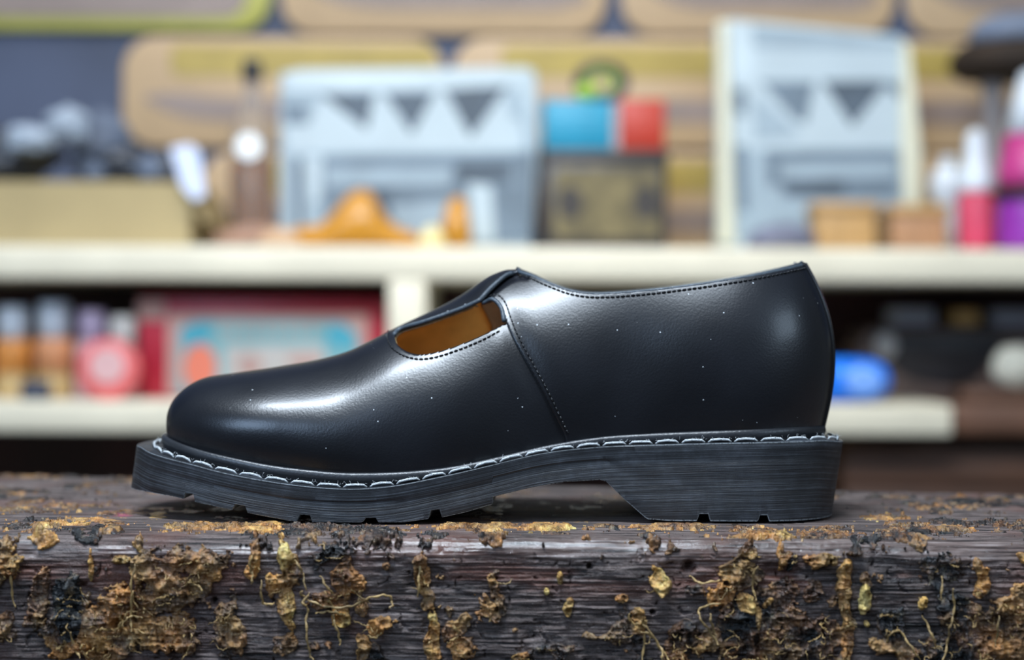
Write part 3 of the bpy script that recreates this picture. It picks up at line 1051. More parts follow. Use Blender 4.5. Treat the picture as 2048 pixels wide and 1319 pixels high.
BL = [(12, 1115, 18, 42, 1, .6), (76, 1078, 24, 19, 1.1, .8), (30, 1125, 14, 30, .9, .7), (145, 1215, 34, 75, 1.1, -.5), (80, 1190, 26, 60, .9, .3),
      (183, 1125, 4, 32, 1.3, .95), (245, 1120, 13, 10, 1.1, .9), (278, 1085, 8, 20, .9, .8), (300, 1150, 48, 36, .9, .45), (392, 1118, 44, 26, 1, .45),
      (370, 1180, 62, 38, .9, .45), (250, 1225, 66, 46, .95, .4), (335, 1270, 62, 42, .95, .4), (430, 1150, 20, 24, .8, .6), (462, 1260, 28, 50, 1, .35),
      (506, 1110, 12, 46, 1, .65), (120, 1285, 30, 30, .9, .5), (15, 1260, 20, 30, .8, .3), (325, 1180, 20, 14, .8, .7),
      (575, 1108, 14, 32, 1.2, .95), (575, 1160, 22, 30, .8, .45), (580, 1225, 12, 38, 1.2, .85), (545, 1165, 14, 26, .9, .6), (650, 1108, 50, 26, .7, .2),
      (692, 1165, 30, 36, 1.1, .55), (650, 1205, 34, 20, .8, .45), (722, 1215, 18, 18, .9, .4), (760, 1250, 26, 26, .9, .65), (682, 1238, 15, 18, 1.1, .85),
      (850, 1155, 16, 44, 1.1, .5), (857, 1270, 18, 44, 1.2, .75), (765, 1132, 15, 12, .8, .4), (910, 1242, 26, 15, .7, .5), (720, 1292, 20, 26, .9, .5),
      (560, 1292, 30, 26, .9, .4), (990, 1190, 20, 60, .75, .4), (930, 1292, 32, 28, .8, .45), (985, 1152, 10, 14, .9, .7), (640, 1292, 30, 20, .7, .2),
      (1125, 1148, 5, 12, 1.2, .9), (1095, 1180, 7, 8, 1, .8), (1137, 1215, 10, 24, 1.1, .65), (1315, 1172, 18, 28, 1.2, .75), (1240, 1200, 10, 8, .9, .6),
      (1270, 1245, 17, 20, 1.2, .9), (1240, 1275, 36, 26, .85, .25), (1180, 1265, 30, 12, .6, .3), (1430, 1190, 25, 30, .8, .6), (1470, 1150, 44, 30, 1.05, .45),
      (1487, 1205, 30, 18, 1.1, .85), (1370, 1270, 30, 30, .8, .25), (1420, 1282, 40, 30, .9, .4), (1500, 1103, 14, 20, 1, .65), (1045, 1308, 15, 10, 1.2, .7),
      (1110, 1290, 30, 14, .7, .2), (1560, 1110, 14, 30, 1.1, .65), (1580, 1128, 12, 18, .9, -.4), (1640, 1120, 30, 18, 1, .6), (1692, 1100, 30, 14, .9, .5),
      (1686, 1180, 11, 60, 1.2, .65), (1690, 1270, 13, 60, 1.1, .6), (1730, 1188, 14, 22, 1.3, 1.05), (1735, 1245, 6, 8, 1.1, .95), (1845, 1205, 9, 14, 1.2, .9),
      (1600, 1265, 46, 20, .95, .1), (1785, 1240, 40, 40, .75, .1), (1870, 1140, 60, 28, .75, .15), (1962, 1160, 14, 34, 1.1, .65), (1900, 1215, 36, 10, .85, .0),
      (1970, 1235, 30, 40, .8, .3), (2030, 1240, 28, 60, .95, .45), (2042, 1120, 10, 15, 1.1, .8), (1800, 1292, 60, 24, .85, .35), (1540, 1200, 10, 12, .9, .7),
      (1860, 1290, 14, 30, .9, .4), (1515, 1230, 14, 40, .8, .5),
      (430, 1052, 90, 9, .85, .7), (530, 1054, 42, 14, 1, .9), (318, 1026, 14, 7, 1.2, 1.0), (200, 1040, 60, 8, .8, .7), (50, 1020, 70, 6, .7, .6), (100, 1047, 44, 7, .85, .8),
      (960, 1050, 90, 6, 1, .8), (1092, 1053, 36, 6, 1.1, .95), (1335, 1051, 66, 7, 1, .7), (1510, 1068, 40, 10, .95, .7), (1650, 1068, 50, 9, .8, .6),
      (1770, 1034, 40, 4, 1.2, .75), (1900, 1058, 50, 5, .9, .6), (1800, 1060, 60, 10, .7, .5), (1740, 1080, 40, 8, .7, .3), (1900, 985 + 25, 40, 3, .8, .5),
      (760, 1080, 30, 6, .5, .5), (1560, 1072, 30, 12, .9, .7), (210, 1060, 20, 8, .9, .7), (150, 1010, 60, 4, .6, .5), (1990, 1000, 30, 4, 1, .55)]
warpx = (fbm(XX * 75, SV * 75, 21, 3) - .5) * 60; warpy = (fbm(XX * 75, SV * 75, 25, 3) - .5) * 44 * (.25 + .75 * front)
cov = np.zeros_like(XX); tn = np.zeros_like(XX); wt = np.full_like(XX, 1e-6)
for cx, cy, rx, ry, am, to in BL:
    g = am * np.exp(-(((PX + warpx * min(1, rx / 22 + .1) - cx) / (rx * 1.15)) ** 2 + ((PY + warpy * min(1, ry / 22 + .1) - cy) / (ry * 1.15)) ** 2) ** 1.3)
    cov = np.maximum(cov, g); tn += g * g * to; wt += g * g
tone = tn / wt
bgc = fbm(XX * 38, SV * 38, 31, 4, .55)
low = sstep(1120, 1260, PY)
gen = (.40 + .30 * low) * sstep(.54 - .10 * low, .66 - .08 * low, bgc) * front * sstep(.0, .014, SV) + .60 * sstep(.50, .62, fbm(XX * 45, SV * 30, 37, 4, .6)) * (1 - front)
isg = gen > cov
tone = np.where(isg, np.where(front > .5, .17 + .85 * (fbm(XX * 50, SV * 50, 41, 3) - .35), .26 + .9 * (fbm(XX * 50, SV * 50, 43, 3) - .45)), tone)
cov = np.maximum(cov, gen)
tex = fbm(XX * 170, SV * 170, 51, 4, .6)
rdg = fbm(XX * 120, SV * 120, 57, 4, .55, True)
fine = fbm(XX * 420, SV * 420, 61, 3, .6)
c = cov + 1.15 * (tex - .5) + (.45 + .9 * (1 - front)) * (fine - .5) - .10 * (1 - front)
mask = sstep(.42, .50, c)
rim = np.exp(-((c - .56) / .07) ** 2)
rd2 = fbm(XX * 75, SV * 75, 67, 3, .55, True)
rd3 = fbm(XX * 260, SV * 260, 71, 3, .6, True)
H = mask * (.0002 + .0006 * rim + .0030 * sstep(.35, .95, cov) * np.clip(rdg - .45, 0, 1) * 1.9 + .0028 * sstep(.35, .9, cov) * sstep(.70, .92, rd2)
            + .0013 * sstep(.55, .9, rd3) + .0008 * (fine - .4))
tone = np.maximum(tone - (.24 - .9 * (fine - .5)) * (1 - front), np.where((front < .9) | (PY < 1120), .12, -1))
tone = tone + .30 * (rdg - .55) - .35 * (tex - .5)
H = np.where(NZ > .99, np.minimum(H * .6, .0020), H)
H *= 1 - .9 * under * (1 - front) * (NZ > .99) * sstep(-.004, .004, Y_)
H = np.maximum(H, 0)
H = H - .0007 * (1 - sstep(.05, .5, mask))


def bench_mesh(name, disp, mat, parent, sel=None, close=False):
    P = np.stack([XX, Y_ + NY * disp, ZB + Z_ + NZ * disp], -1)
    off = np.array(parent.location)
    P = P - off
    idx = np.arange(XX.size).reshape(XX.shape)
    Q = np.stack([idx[:-1, :-1], idx[1:, :-1], idx[1:, 1:], idx[:-1, 1:]], -1)
    if sel is not None:
        k = (sel[:-1, :-1] | sel[1:, :-1] | sel[1:, 1:] | sel[:-1, 1:])
        Q = Q[k]
        used = np.unique(Q); rm = np.full(XX.size, -1); rm[used] = np.arange(len(used))
        return mesh_np(name, P.reshape(-1, 3)[used], rm[Q].reshape(-1, 4), mat, parent), used
    return mesh_np(name, P.reshape(-1, 3), Q.reshape(-1, 4), mat, parent), None


bench = empty('workbench', (0, .08, 0), 'dark worn wooden workbench crusted with dried ochre glue, under the shoe', 'workbench')
o, _ = bench_mesh('bench_top', wood, M_wood, bench)
a = o.data.attributes.new('stain', 'FLOAT', 'POINT')
st = .8 * np.exp(-(((PX - 222) / 13) ** 2 + ((PY - 1023) / 3.5) ** 2) ** 2) + .35 * np.exp(-(((PX - 245) / 20) ** 2 + ((PY - 1027) / 3) ** 2) ** 2)
a.data.foreach_set('value', (st * (NZ > .99)).astype(np.float32).ravel())
a = o.data.attributes.new('polish', 'FLOAT', 'POINT')
pol = np.exp(-((SV + .0005) / .0065) ** 4) * sstep(.24, .40, fbm(XX * 14, SV * 90, 81, 3))
a.data.foreach_set('value', (pol).astype(np.float32).ravel())
a = o.data.attributes.new('gloss', 'FLOAT', 'POINT')
a.data.foreach_set('value', sstep(-.012, .004, SV).astype(np.float32).ravel())
a = o.data.attributes.new('red_wear', 'FLOAT', 'POINT')
a.data.foreach_set('value', (np.exp(-((SV - .012) / .0065) ** 2) * sstep(.40, .60, fbm(XX * 20, SV * 90, 91, 4, .6))).astype(np.float32).ravel())
o2, used = bench_mesh('dried_glue', wood + H, M_glue, bench, mask > .02)
a = o2.data.attributes.new('tone', 'FLOAT', 'POINT')
a.data.foreach_set('value', tone.ravel()[used].astype(np.float32))
tag(o2, 'crust of dried ochre and brown glue', kind='stuff')
# closed body behind and below the detailed skin
mb = MB()
pf = [(x, float(fe(x)) + .012) for x in (BX0, BX1)]
pb = [(BX1, float(be(BX1))), (.25, .132), (-.25, .205), (BX0, float(be(BX0)))]
pl = [(p[0], p[1]) for p in pf + pb]
nV = len(pl)
V = [(x, y, ZB - .006) for x, y in pl] + [(x, y, ZB - .105) for x, y in pl]
mb.add(V, [tuple(range(nV)), tuple(range(2*nV-1, nV-1, -1))] + [(i, i + nV, (i+1) % nV + nV, (i+1) % nV) for i in range(nV)])
mb.build('beam_core', M_wood, bench)
for x in (-.38, .38):
    for y in (.01, .09):
        mb = MB(); mb.box(x - .03, x + .03, y - .025, y + .03, 0.001, ZB - .105)
        mb.build('leg', M_wood, bench, bevel=.003)

# ---- loose strands of glue and thread
surfP = np.stack([XX, Y_ + NY * (wood + np.maximum(H, 0)), ZB + Z_ + NZ * (wood + np.maximum(H, 0))], -1)
vis = (PX > 0) & (PX < 2048) & (PY > 1095)
rr_ = np.nonzero(vis & (mask > .8) & (cov > .6))


def strand(mb, px, r, lift=.0015, wig=4, n=26):
    """px: pixel way-points on the front face"""
    pts = curve(px, 8)
    out = []
    for i, (x, y) in enumerate(pts):
        x += wig * math.sin(i * .9 + px[0][0]) * .4; y += wig * math.cos(i * 1.3 + px[0][1]) * .4
        d = D0 + float(fe((x - 1024) / F * .637)) - .0015 - lift * (.6 + .5 * math.sin(i * .37 + px[0][0]))
        out.append(W(x, y, d))
    rs = [r * (1.0 + .35 * math.sin(i * 1.7 + px[0][1])) * (1 if 2 < i < len(out) - 3 else .6) for i in range(len(out))]
    mb.tube(out, rs, 6)


mb = MB()
big = [[(604, 1180), (606, 1192), (650, 1212), (700, 1212), (740, 1195), (775, 1190), (785, 1208), (778, 1216)], [(620, 1185), (605, 1205), (615, 1215), (612, 1250), (618, 1300), (626, 1319)],
       [(632, 1226), (660, 1222), (684, 1228), (690, 1228)], [(648, 1180), (664, 1212), (668, 1240), (678, 1270), (680, 1290)], [(522, 1160), (524, 1200), (532, 1208), (548, 1206)],
       [(503, 1110), (500, 1135), (505, 1150), (503, 1168)], [(1258, 1225), (1264, 1245), (1292, 1252), (1318, 1292), (1340, 1322)], [(1285, 1322), (1290, 1270), (1300, 1268), (1322, 1295), (1325, 1322)],
       [(1440, 1205), (1402, 1215), (1400, 1235), (1420, 1262), (1438, 1290)], [(1420, 1225), (1424, 1250), (1432, 1270)], [(1906, 1175), (1908, 1220), (1900, 1255), (1895, 1285), (1886, 1322)],
       [(1884, 1150), (1883, 1200)], [(1845, 1230), (1862, 1265), (1872, 1290)], [(1998, 1230), (1995, 1265), (1990, 1290)], [(25, 1120), (22, 1165), (30, 1215)], [(265, 1180), (262, 1220), (262, 1262)],
       [(355, 1160), (395, 1170), (405, 1185)], [(270, 1128), (262, 1180), (275, 1215)], [(230, 1262), (245, 1245), (262, 1232), (285, 1235)], [(1770, 1290), (1780, 1268), (1800, 1262), (1820, 1290), (1840, 1319)],
       [(840, 1120), (838, 1160), (836, 1195)], [(905, 1250), (915, 1262), (912, 1275), (900, 1280)], [(1560, 1060), (1580, 1070)], [(735, 1270), (750, 1275), (762, 1265)], [(1690, 1255), (1700, 1250), (1712, 1252)],
       [(590, 1120), (600, 1135), (606, 1150), (612, 1180)], [(640, 1150), (655, 1175), (670, 1190)], [(140, 1262), (150, 1295), (160, 1315)], [(1515, 1130), (1505, 1160), (1512, 1200)], [(1380, 1150), (1400, 1165), (1440, 1160)]]
for s_ in big: strand(mb, s_, .00042, .0022, 3)
rs_ = random.Random(5)
for _ in range(420):
    k_ = rs_.randrange(len(rr_[0])); i, j = rr_[0][k_], rr_[1][k_]
    x, y = PX[i, j], PX[i, j] * 0 + PY[i, j]
    L_ = rs_.uniform(8, 42); a = rs_.uniform(0, 6.28)
    p = [(x, y)]
    for q in range(rs_.choice((2, 3, 4))):
        a += rs_.gauss(0, .9)
        p.append((p[-1][0] + L_ / 3 * math.cos(a), p[-1][1] + L_ / 3 * abs(math.sin(a)) * rs_.choice((1, 1, 1, -1))))
    strand(mb, p, rs_.uniform(.00009, .00024), rs_.uniform(.001, .0045), 2)
o = mb.build('glue_strands', M_strand, bench, True)
tag(o, 'loose ochre strands of glue and thread', kind='stuff')

# ================================================================== THE ROOM BEHIND
DS, DW = 1.95, 2.31          # distance of the shelf fronts and of the wall
M_wall = plain('navy_wall_paint', (0.060, 0.078, 0.135), 0.6, 0.25, 5)
M_floor = plain('grey_concrete_floor', (0.11, 0.105, 0.10), 0.7, 0.2, 6)
mb = MB(); mb.box(-2.6, 2.6, DW - D0, DW - D0 + .1, 0, 2.7)
tag(mb.build('wall_back', M_wall), kind='structure')
mb = MB(); mb.box(-2.6, 2.6, -2.6, DW - D0 + .1, -.1, 0)
tag(mb.build('floor', M_floor), kind='structure')

M_shelfwhite = plain('cream_painted_shelf_board', (0.66, 0.62, 0.49), 0.45, 0.06, 12)
M_maroon = plain('dark_maroon_back_panel', (0.034, 0.008, 0.008), 0.6, 0.5, 4)
M_brownpanel = plain('dark_brown_board', (0.085, 0.038, 0.02), 0.6, 0.4, 7)

zU = W(1024, 494, DS).z
zL = W(1024, 806, DS).z
yS, yW = DS - D0, DW - D0


def rc(X0, X1, Y0, Y1, D):
    Xm, Ym = (X0 + X1) / 2, (Y0 + Y1) / 2
    return W(X0, Ym, D).x, W(X1, Ym, D).x, W(Xm, Y1, D).z, W(Xm, Y0, D).z


def xz(pts, D):
    return [(W(x, y, D).x, W(x, y, D).z) for x, y in pts]


def rrect(x0, x1, z0, z1, r, n=8):
    out = []
    for cx, cz, a0 in ((x1 - r, z1 - r, 0), (x0 + r, z1 - r, 90), (x0 + r, z0 + r, 180), (x1 - r, z0 + r, 270)):
        for k in range(n + 1):
            a = math.radians(a0 + 90 * k / n)
            out.append((cx + r * math.cos(a), cz + r * math.sin(a)))
    return out


# ---- shelf unit
su = empty('shelf_unit', (0, yS + .15, 0), 'cream painted wooden shelf unit with dark open bays along the navy wall', 'shelf')
tU = .038
mb = MB(); mb.box(-1.6, 1.6, yS, yW - .012, zU - tU, zU); mb.build('shelf_board', M_shelfwhite, su, bevel=.003)
xr = W(1905, 830, DS).x
mb = MB(); mb.box(-1.6, xr, yS, yW - .012, zL - .035, zL); mb.build('shelf_board', M_shelfwhite, su, bevel=.003)
mb = MB(); mb.box(xr, 1.6, yS + .02, yW - .012, zL - .035, zL); mb.build('shelf_board', M_brownpanel, su, bevel=.003)
x0, x1, _, _ = rc(776, 852, 560, 800, DS)
mb = MB(); mb.box(x0, x1, yS, yW - .012, zL, zU - tU); mb.build('divider', M_shelfwhite, su, bevel=.003)
mb = MB(); mb.box(-1.6, 1.6, yW - .012, yW, .05, zU - .002); mb.build('back_panel', M_maroon, su)
for xx_ in (-1.6, 1.57):
    mb = MB(); mb.box(xx_, xx_ + .03, yS, yW - .012, 0.001, zU - tU); mb.build('side_panel', M_shelfwhite, su)
mb = MB(); mb.box(-1.57, 1.57, yS + .02, yW - .012, .15, .18); mb.build('shelf_board', M_shelfwhite, su)
cx0, cx1, cz0, cz1 = rc(1690, 2200, 885, 1100, 2.02)
o = MB(); o.box(cx0, cx1, 2.02 - D0, 2.20 - D0, .181, cz1)
cr_ = empty('storage_crate', ((cx0 + cx1) / 2, 2.1 - D0, .181), 'reddish brown wooden crate standing in the dark bay under the lower shelf', 'crate')
o.build('crate_body', M_brownpanel, cr_, bevel=.004)
mb = MB(); mb.box(cx0 - .004, cx1 + .004, 2.012 - D0, 2.02 - D0, cz1 - .05, cz1 - .02); mb.build('slat', M_brownpanel, cr_, bevel=.002)

# ---- tan rounded panels on the wall
M_tan = plain('tan_board', (0.50, 0.355, 0.21), 0.5, 0.08, 9)
M_yel = plain('mustard_yellow_print', (0.41, 0.305, 0.07), 0.5, 0.14, 14)
M_mauve = plain('mauve_grey_print', (0.27, 0.21, 0.185), 0.5, 0.14, 14)
M_ygreen = plain('yellow_green_print', (0.40, 0.39, 0.09), 0.5, 0.14, 10)
pan = [(-560, 228, 72, 292, 2), (245, 886, 74, 294, 0), (906, 1530, 76, 296, 0), (1548, 2170, 80, 300, 0), (562, 1212, -150, 68, 0), (1243, 1790, -150, 70, 0), (1812, 2420, -148, 74, 0),
       (-90, 541, -150, 60, 1), (402, 1060, 304, 520, 0), (1078, 1760, 306, 520, 0), (1778, 2300, 308, 520, 0)]
plab = {(245, 74): 'tan rounded wall panel with yellow band, starting behind the glass bottle', (906, 76): 'tan rounded wall panel behind the cyan and red box',
        (1548, 80): 'tan rounded wall panel behind the tall print, right of centre', (562, -150): 'tan rounded wall panel at the top edge, above the wide print',
        (1243, -150): 'tan rounded wall panel at the top edge, above the cyan and red box', (1812, -148): 'tan rounded wall panel in the top right corner, above the dark hat',
        (-90, -150): 'yellow-green rimmed grey wall panel in the top left corner', (402, 304): 'tan rounded wall panel low behind the wide print and bottle',
        (1078, 306): 'tan rounded wall panel low between the dark tin and tall print', (1778, 308): 'tan rounded wall panel low behind the white nozzle bottle'}
for X0, X1, Y0, Y1, kind in pan:
    if kind == 2: continue
    a0, a1, b0, b1 = rc(X0, X1, Y0, Y1, DW - .012)
    if b0 < zU + .001: b0 = zU + .001
    r = .045
    p = empty('wall_panel', ((a0 + a1) / 2, yW - .006, b0), plab[(X0, Y0)], 'wall panel', 'rounded panels on the navy wall')
    mb = MB(); mb.prism(rrect(a0, a1, b0, b1, r), yW - .012, yW - .0005)
    mb.build('panel_board', M_ygreen if kind == 1 else M_tan, p, bevel=.002)
    if kind == 1:
        mb = MB(); mb.prism(rrect(a0 + .032, a1 - .032, b0 + .018, b1 - .03, .03), yW - .0135, yW - .011); mb.build('grey_field', M_mauve, p)
        continue
    k = .000682
    h = b1 - b0
    mb = MB(); mb.prism(rrect(a0 + 95*k, a1 - 15*k, b1 - 78*k, b1 - 16*k, 20*k), yW - .0135, yW - .011); mb.build('yellow_band', M_yel, p)
    pts = []
    n = 24
    top_, bot_ = [], []
    for i in range(n + 1):
        u = i / n
        x = a0 + 45*k + (a1 - a0 - 80*k) * u
        dz = -22*k * math.sin(min(1, u * 3) * math.pi / 2) * 1.0
        th = (10 + 38 * math.sin(min(1, u * 6) * math.pi / 2) * (1 if u < .9 else (1 - u) * 10 * .9 + .1)) * k
        zc_ = b0 + 96*k + dz
        top_.append((x, zc_ + th / 2)); bot_.append((x, zc_ - th / 2))
    mb = MB(); mb.prism(top_ + bot_[::-1], yW - .0135, yW - .011); mb.build('grey_band', M_mauve, p)

# ---- printed panels standing on the shelf
M_cw = plain('white_printed_board', (0.43, 0.52, 0.57), 0.5, 0.05, 20)
M_cb = plain('pale_blue_print', (0.28, 0.36, 0.42), 0.5, 0.12, 20)
M_cg = plain('slate_blue_print', (0.13, 0.18, 0.23), 0.5, 0.18, 20)
M_cd = plain('dark_slate_print', (0.06, 0.085, 0.115), 0.5, 0.3, 30)
M_cream = plain('cream_frame', (0.66, 0.66, 0.52), 0.5, 0.05, 20)


def picture(name, label, outline, D, dep, polys, mats, frame=None):
    pts = xz(outline, D)
    z0 = min(p[1] for p in pts); pts = [(x, max(z, zU) if z > z0 + .02 else zU + .0005) for x, z in pts]
    root = empty(name, (sum(p[0] for p in pts) / len(pts), D - D0 + dep / 2, zU), label, 'picture')
    mb = MB(); mb.prism(pts, D - D0, D - D0 + dep); mb.build('board', mats[0], root, bevel=.004)
    mb = MB()
    for i, (poly, mi) in enumerate(polys):
        q = xz(poly, D); q = [(x, max(z, zU + .001)) for x, z in q]
        mb.prism(q, D - D0 - .0006 - .0004 * i * .5, D - D0 + .001, mi)
    mb.build('printed_picture', mats, root)
    if frame:
        for q in frame:
            mb = MB()
            mb.prism([(x, max(z, zU + .001)) for x, z in xz(q, D)], D - D0 - .012, D - D0 + .001)
            mb.build('frame_edge', M_cream, root, bevel=.002)
    return root


mats = [M_cw, M_cb, M_cg, M_cd]
picture('picture_board', 'wide white picture board with blue grey print and dark triangles, behind the amber shoe last',
        [(560, 146), (600, 138), (1050, 134), (1072, 142), (1078, 290), (1062, 490), (556, 490), (560, 300)], 2.12, .035,
        [([(560, 182), (1040, 176), (1066, 300), (1060, 488), (560, 488)], 1),
         ([(640, 196), (1000, 176), (1040, 200), (1050, 300), (575, 306), (570, 250), (620, 245)], 0),
         ([(568, 208), (612, 212), (616, 248), (572, 248)], 2),
         ([(642, 187), (748, 187), (734, 258), (690, 226)], 3), ([(768, 185), (870, 184), (824, 268)], 3), ([(888, 178), (1016, 171), (942, 274)], 3),
         ([(1010, 190), (1040, 190), (1050, 250), (1020, 230)], 1),
         ([(645, 312), (1030, 308), (1024, 484), (648, 484)], 2), ([(592, 316), (606, 316), (606, 450), (594, 450)], 3), ([(608, 316), (645, 312), (640, 400), (620, 405)], 0),
         ([(650, 335), (905, 335), (900, 372), (655, 372)], 1), ([(913, 326), (1018, 324), (1016, 362), (915, 364)], 3),
         ([(700, 372), (790, 376), (770, 440), (740, 400)], 3), ([(780, 410), (900, 400), (890, 484), (800, 484)], 1), ([(936, 366), (984, 372), (990, 482), (945, 482)], 0),
         ([(990, 372), (1050, 372), (1048, 482), (992, 482)], 2), ([(1030, 305), (1066, 302), (1060, 480), (1046, 480)], 2)], mats)
picture('picture_board', 'tall white picture board with cream edge, blue grey print and two dark triangles',
        [(1433, 42), (1470, 38), (1800, 70), (1818, 90), (1836, 300), (1838, 490), (1432, 490)], 2.15, .03,
        [([(1506, 50), (1801, 82), (1801, 98), (1506, 96)], 1), ([(1506, 96), (1800, 98), (1804, 160), (1504, 160)], 0),
         ([(1462, 180), (1500, 165), (1520, 480), (1470, 480)], 1), ([(1462, 160), (1800, 158), (1802, 300), (1466, 300)], 0),
         ([(1520, 162), (1628, 164), (1612, 246), (1590, 240)], 2), ([(1528, 164), (1630, 166), (1608, 240)], 2), ([(1644, 162), (1776, 162), (1704, 252)], 3), ([(1760, 164), (1800, 164), (1802, 200)], 2),
         ([(1466, 178), (1492, 178), (1490, 232), (1468, 226)], 2), ([(1505, 190), (1560, 230), (1600, 270), (1510, 280)], 1), ([(1470, 292), (1494, 292), (1494, 425), (1476, 418)], 2),
         ([(1500, 300), (1806, 296), (1800, 440), (1520, 480)], 1), ([(1529, 300), (1797, 300), (1797, 394), (1535, 396)], 2), ([(1560, 325), (1790, 322), (1790, 356), (1560, 358)], 1), ([(1569, 360), (1690, 360), (1690, 390), (1575, 392)], 3),
         ([(1500, 380), (1560, 370), (1575, 440), (1510, 450)], 1)], mats,
        frame=[[(1433, 46), (1452, 44), (1468, 488), (1434, 488)], [(1802, 84), (1816, 90), (1838, 300), (1840, 488), (1808, 488), (1800, 300)]])

# ---- cardboard box with the crumpled heap
M_kraft = plain('kraft_cardboard', (0.36, 0.285, 0.145), 0.75, 0.08, 10)
M_kraftd = plain('darker_cardboard', (0.33, 0.25, 0.12), 0.75, 0.1, 10)
a0, a1, _, b1 = rc(-190, 380, 362, 490, 2.0)
bx_ = empty('cardboard_box', ((a0 + a1) / 2, 2.09 - D0, zU), 'long closed kraft cardboard box at the left end of the upper shelf', 'box')
mb = MB()
mb.box(a0, a1, 2.0 - D0, 2.004 - D0, zU + .0005, b1); mb.box(a0, a1, 2.176 - D0, 2.18 - D0, zU + .0005, b1)
mb.box(a0, a0 + .004, 2.004 - D0, 2.176 - D0, zU + .0005, b1); mb.box(a1 - .004, a1, 2.004 - D0, 2.176 - D0, zU + .0005, b1)
mb.box(a0 + .004, a1 - .004, 2.004 - D0, 2.176 - D0, zU + .0005, zU + .004)
mb.box(a0 + .004, a1 - .004, 2.004 - D0, 2.176 - D0, b1 - .004, b1)
mb.build('box_body', M_kraft, bx_)
mb = MB(); mb.prism([(a1 + .001, b1), (a1 + .022, zU + .030), (a1 + .018, zU + .028), (a1 + .001, b1 - .03)], 2.004 - D0, 2.176 - D0); mb.build('flap', M_kraftd, bx_)
M_bag = plain('dark_navy_plastic', (0.030, 0.038, 0.055), 0.28, 0.4, 30, bmp=0.5, bscale=60)
M_bagp = plain('pale_blue_grey_fabric', (0.34, 0.41, 0.50), 0.6, 0.2, 30, bmp=0.4, bscale=90)
M_bagb = plain('slate_blue_fabric', (0.10, 0.13, 0.19), 0.6, 0.2, 30, bmp=0.4, bscale=90)
zt_ = b1 + .0005


def heap(name, label, cat, X, Y, rx, rz, mat, seed, D=2.07, amp=.2, ry=.045, rest=True, freq=1.2):
    p = W(X, Y, D)
    z = p.z
    if rest:
        z1 = W(X, rest, D).z; z0 = zt_; z = (z0 + z1) / 2; rz = (z1 - z0) / 2
    mb = MB(); mb.blob((p.x, D - D0, z), (rx, ry, rz), 18, seed, amp, 0, freq)
    return tag(mb.build(name, mat, None, True, weld=True), label, cat)


heap('plastic_bag', 'crumpled dark navy plastic bag on the cardboard box at the far left', 'bag', -5, 305, .078, .050, M_bag, 3, D=2.10, amp=.12, rest=262, ry=.05)
heap('plastic_bag', 'crumpled black bag on the middle of the cardboard box', 'bag', 232, 318, .050, .040, M_bag, 8, D=2.055, amp=.14, rest=292, ry=.032)
heap('folded_cloth', 'pale grey blue cloth bundle lying left on the dark bag', 'cloth', 62, 278, .030, .017, M_bagp, 5, D=2.03, rest=False, ry=.018, amp=.12)
heap('folded_cloth', 'pale grey blue cloth bundle on top of the heap in the cardboard box', 'cloth', 135, 252, .026, .022, M_bagp, 6, D=2.07, rest=False, ry=.02, amp=.12)
heap('folded_cloth', 'slate blue cloth behind the pale bundles on the cardboard box', 'cloth', 205, 262, .038, .032, M_bagb, 9, D=2.135, rest=222, ry=.028, amp=.1)
heap('cloth_ball', 'small slate blue crumpled ball left of the white tag', 'cloth', 190, 330, .014, .014, M_bagb, 12, D=2.012, ry=.007, rest=326, amp=.1)
heap('cloth_ball', 'small blue grey crumpled ball nearest the white tag', 'cloth', 300, 328, .017, .017, M_bagb, 13, D=2.012, ry=.008, rest=312, amp=.1)
heap('cloth_ball', 'dark blue crumpled ball behind the white tag', 'cloth', 325, 325, .016, .016, M_bag, 14, D=2.12, ry=.016, rest=305)
M_tagw = plain('white_blue_card', (0.62, 0.70, 0.90), 0.5, 0.04, 20)
tg = MB(); tg.prism(xz([(340, 296), (378, 288), (398, 300), (410, 392), (388, 400), (364, 372)], 1.985), 1.985 - D0, 1.988 - D0)
tag(tg.build('paper_tag', M_tagw), 'white paper tag hanging over the right end of the cardboard box', 'tag')

# ---- bottle with dark stopper
M_glass = plain('clear_smoky_glass', (0.30, 0.26, 0.23), 0.12, 0.1, 20)
m_, nt_, b_m = new_mat('clear_bottle_glass')
b_m.inputs['Base Color'].default_value = (0.80, 0.76, 0.72, 1); b_m.inputs['Transmission Weight'].default_value = 0.85; b_m.inputs['Roughness'].default_value = 0.08; b_m.inputs['IOR'].default_value = 1.1
nt_.links.new(ramp(nt_, noise(nt_, coords(nt_), 12, 2), [(0.3, (0.70, 0.66, 0.62)), (0.7, (0.82, 0.79, 0.76))]), b_m.inputs['Base Color'])
M_clear = m_
M_amber = plain('amber_brown_liquid', (0.24, 0.085, 0.020), 0.25, 0.3, 18)
M_darkcap = plain('dark_blue_black_cap', (0.022, 0.025, 0.038), 0.4, 0.2, 30)
a0, a1, _, _ = rc(461, 546, 130, 490, 2.10)
cx = (a0 + a1) / 2; R = (a1 - a0) / 2
zz_ = lambda Y, X=500, D=2.10: W(X, Y, D).z
bt = empty('glass_bottle', (cx, 2.10 - D0, zU), 'clear glass bottle with black stopper and brown contents, left of the wide picture board', 'bottle')
mb = MB(); mb.lathe([(R * .92, zU + .0005), (R, zU + .006), (R, zz_(320)), (R * .97, zz_(275)), (R * .62, zz_(225)), (R * .34, zz_(195)), (R * .30, zz_(160))], (cx, 2.10 - D0), 28)
mb.build('bottle_body', M_clear, bt, True)
mb = MB(); mb.lathe([(R * .88, zU + .004), (R * .95, zU + .008), (R * .95, zz_(322)), (R * .90, zz_(318))], (cx, 2.10 - D0), 28); mb.build('contents', M_amber, bt, True)
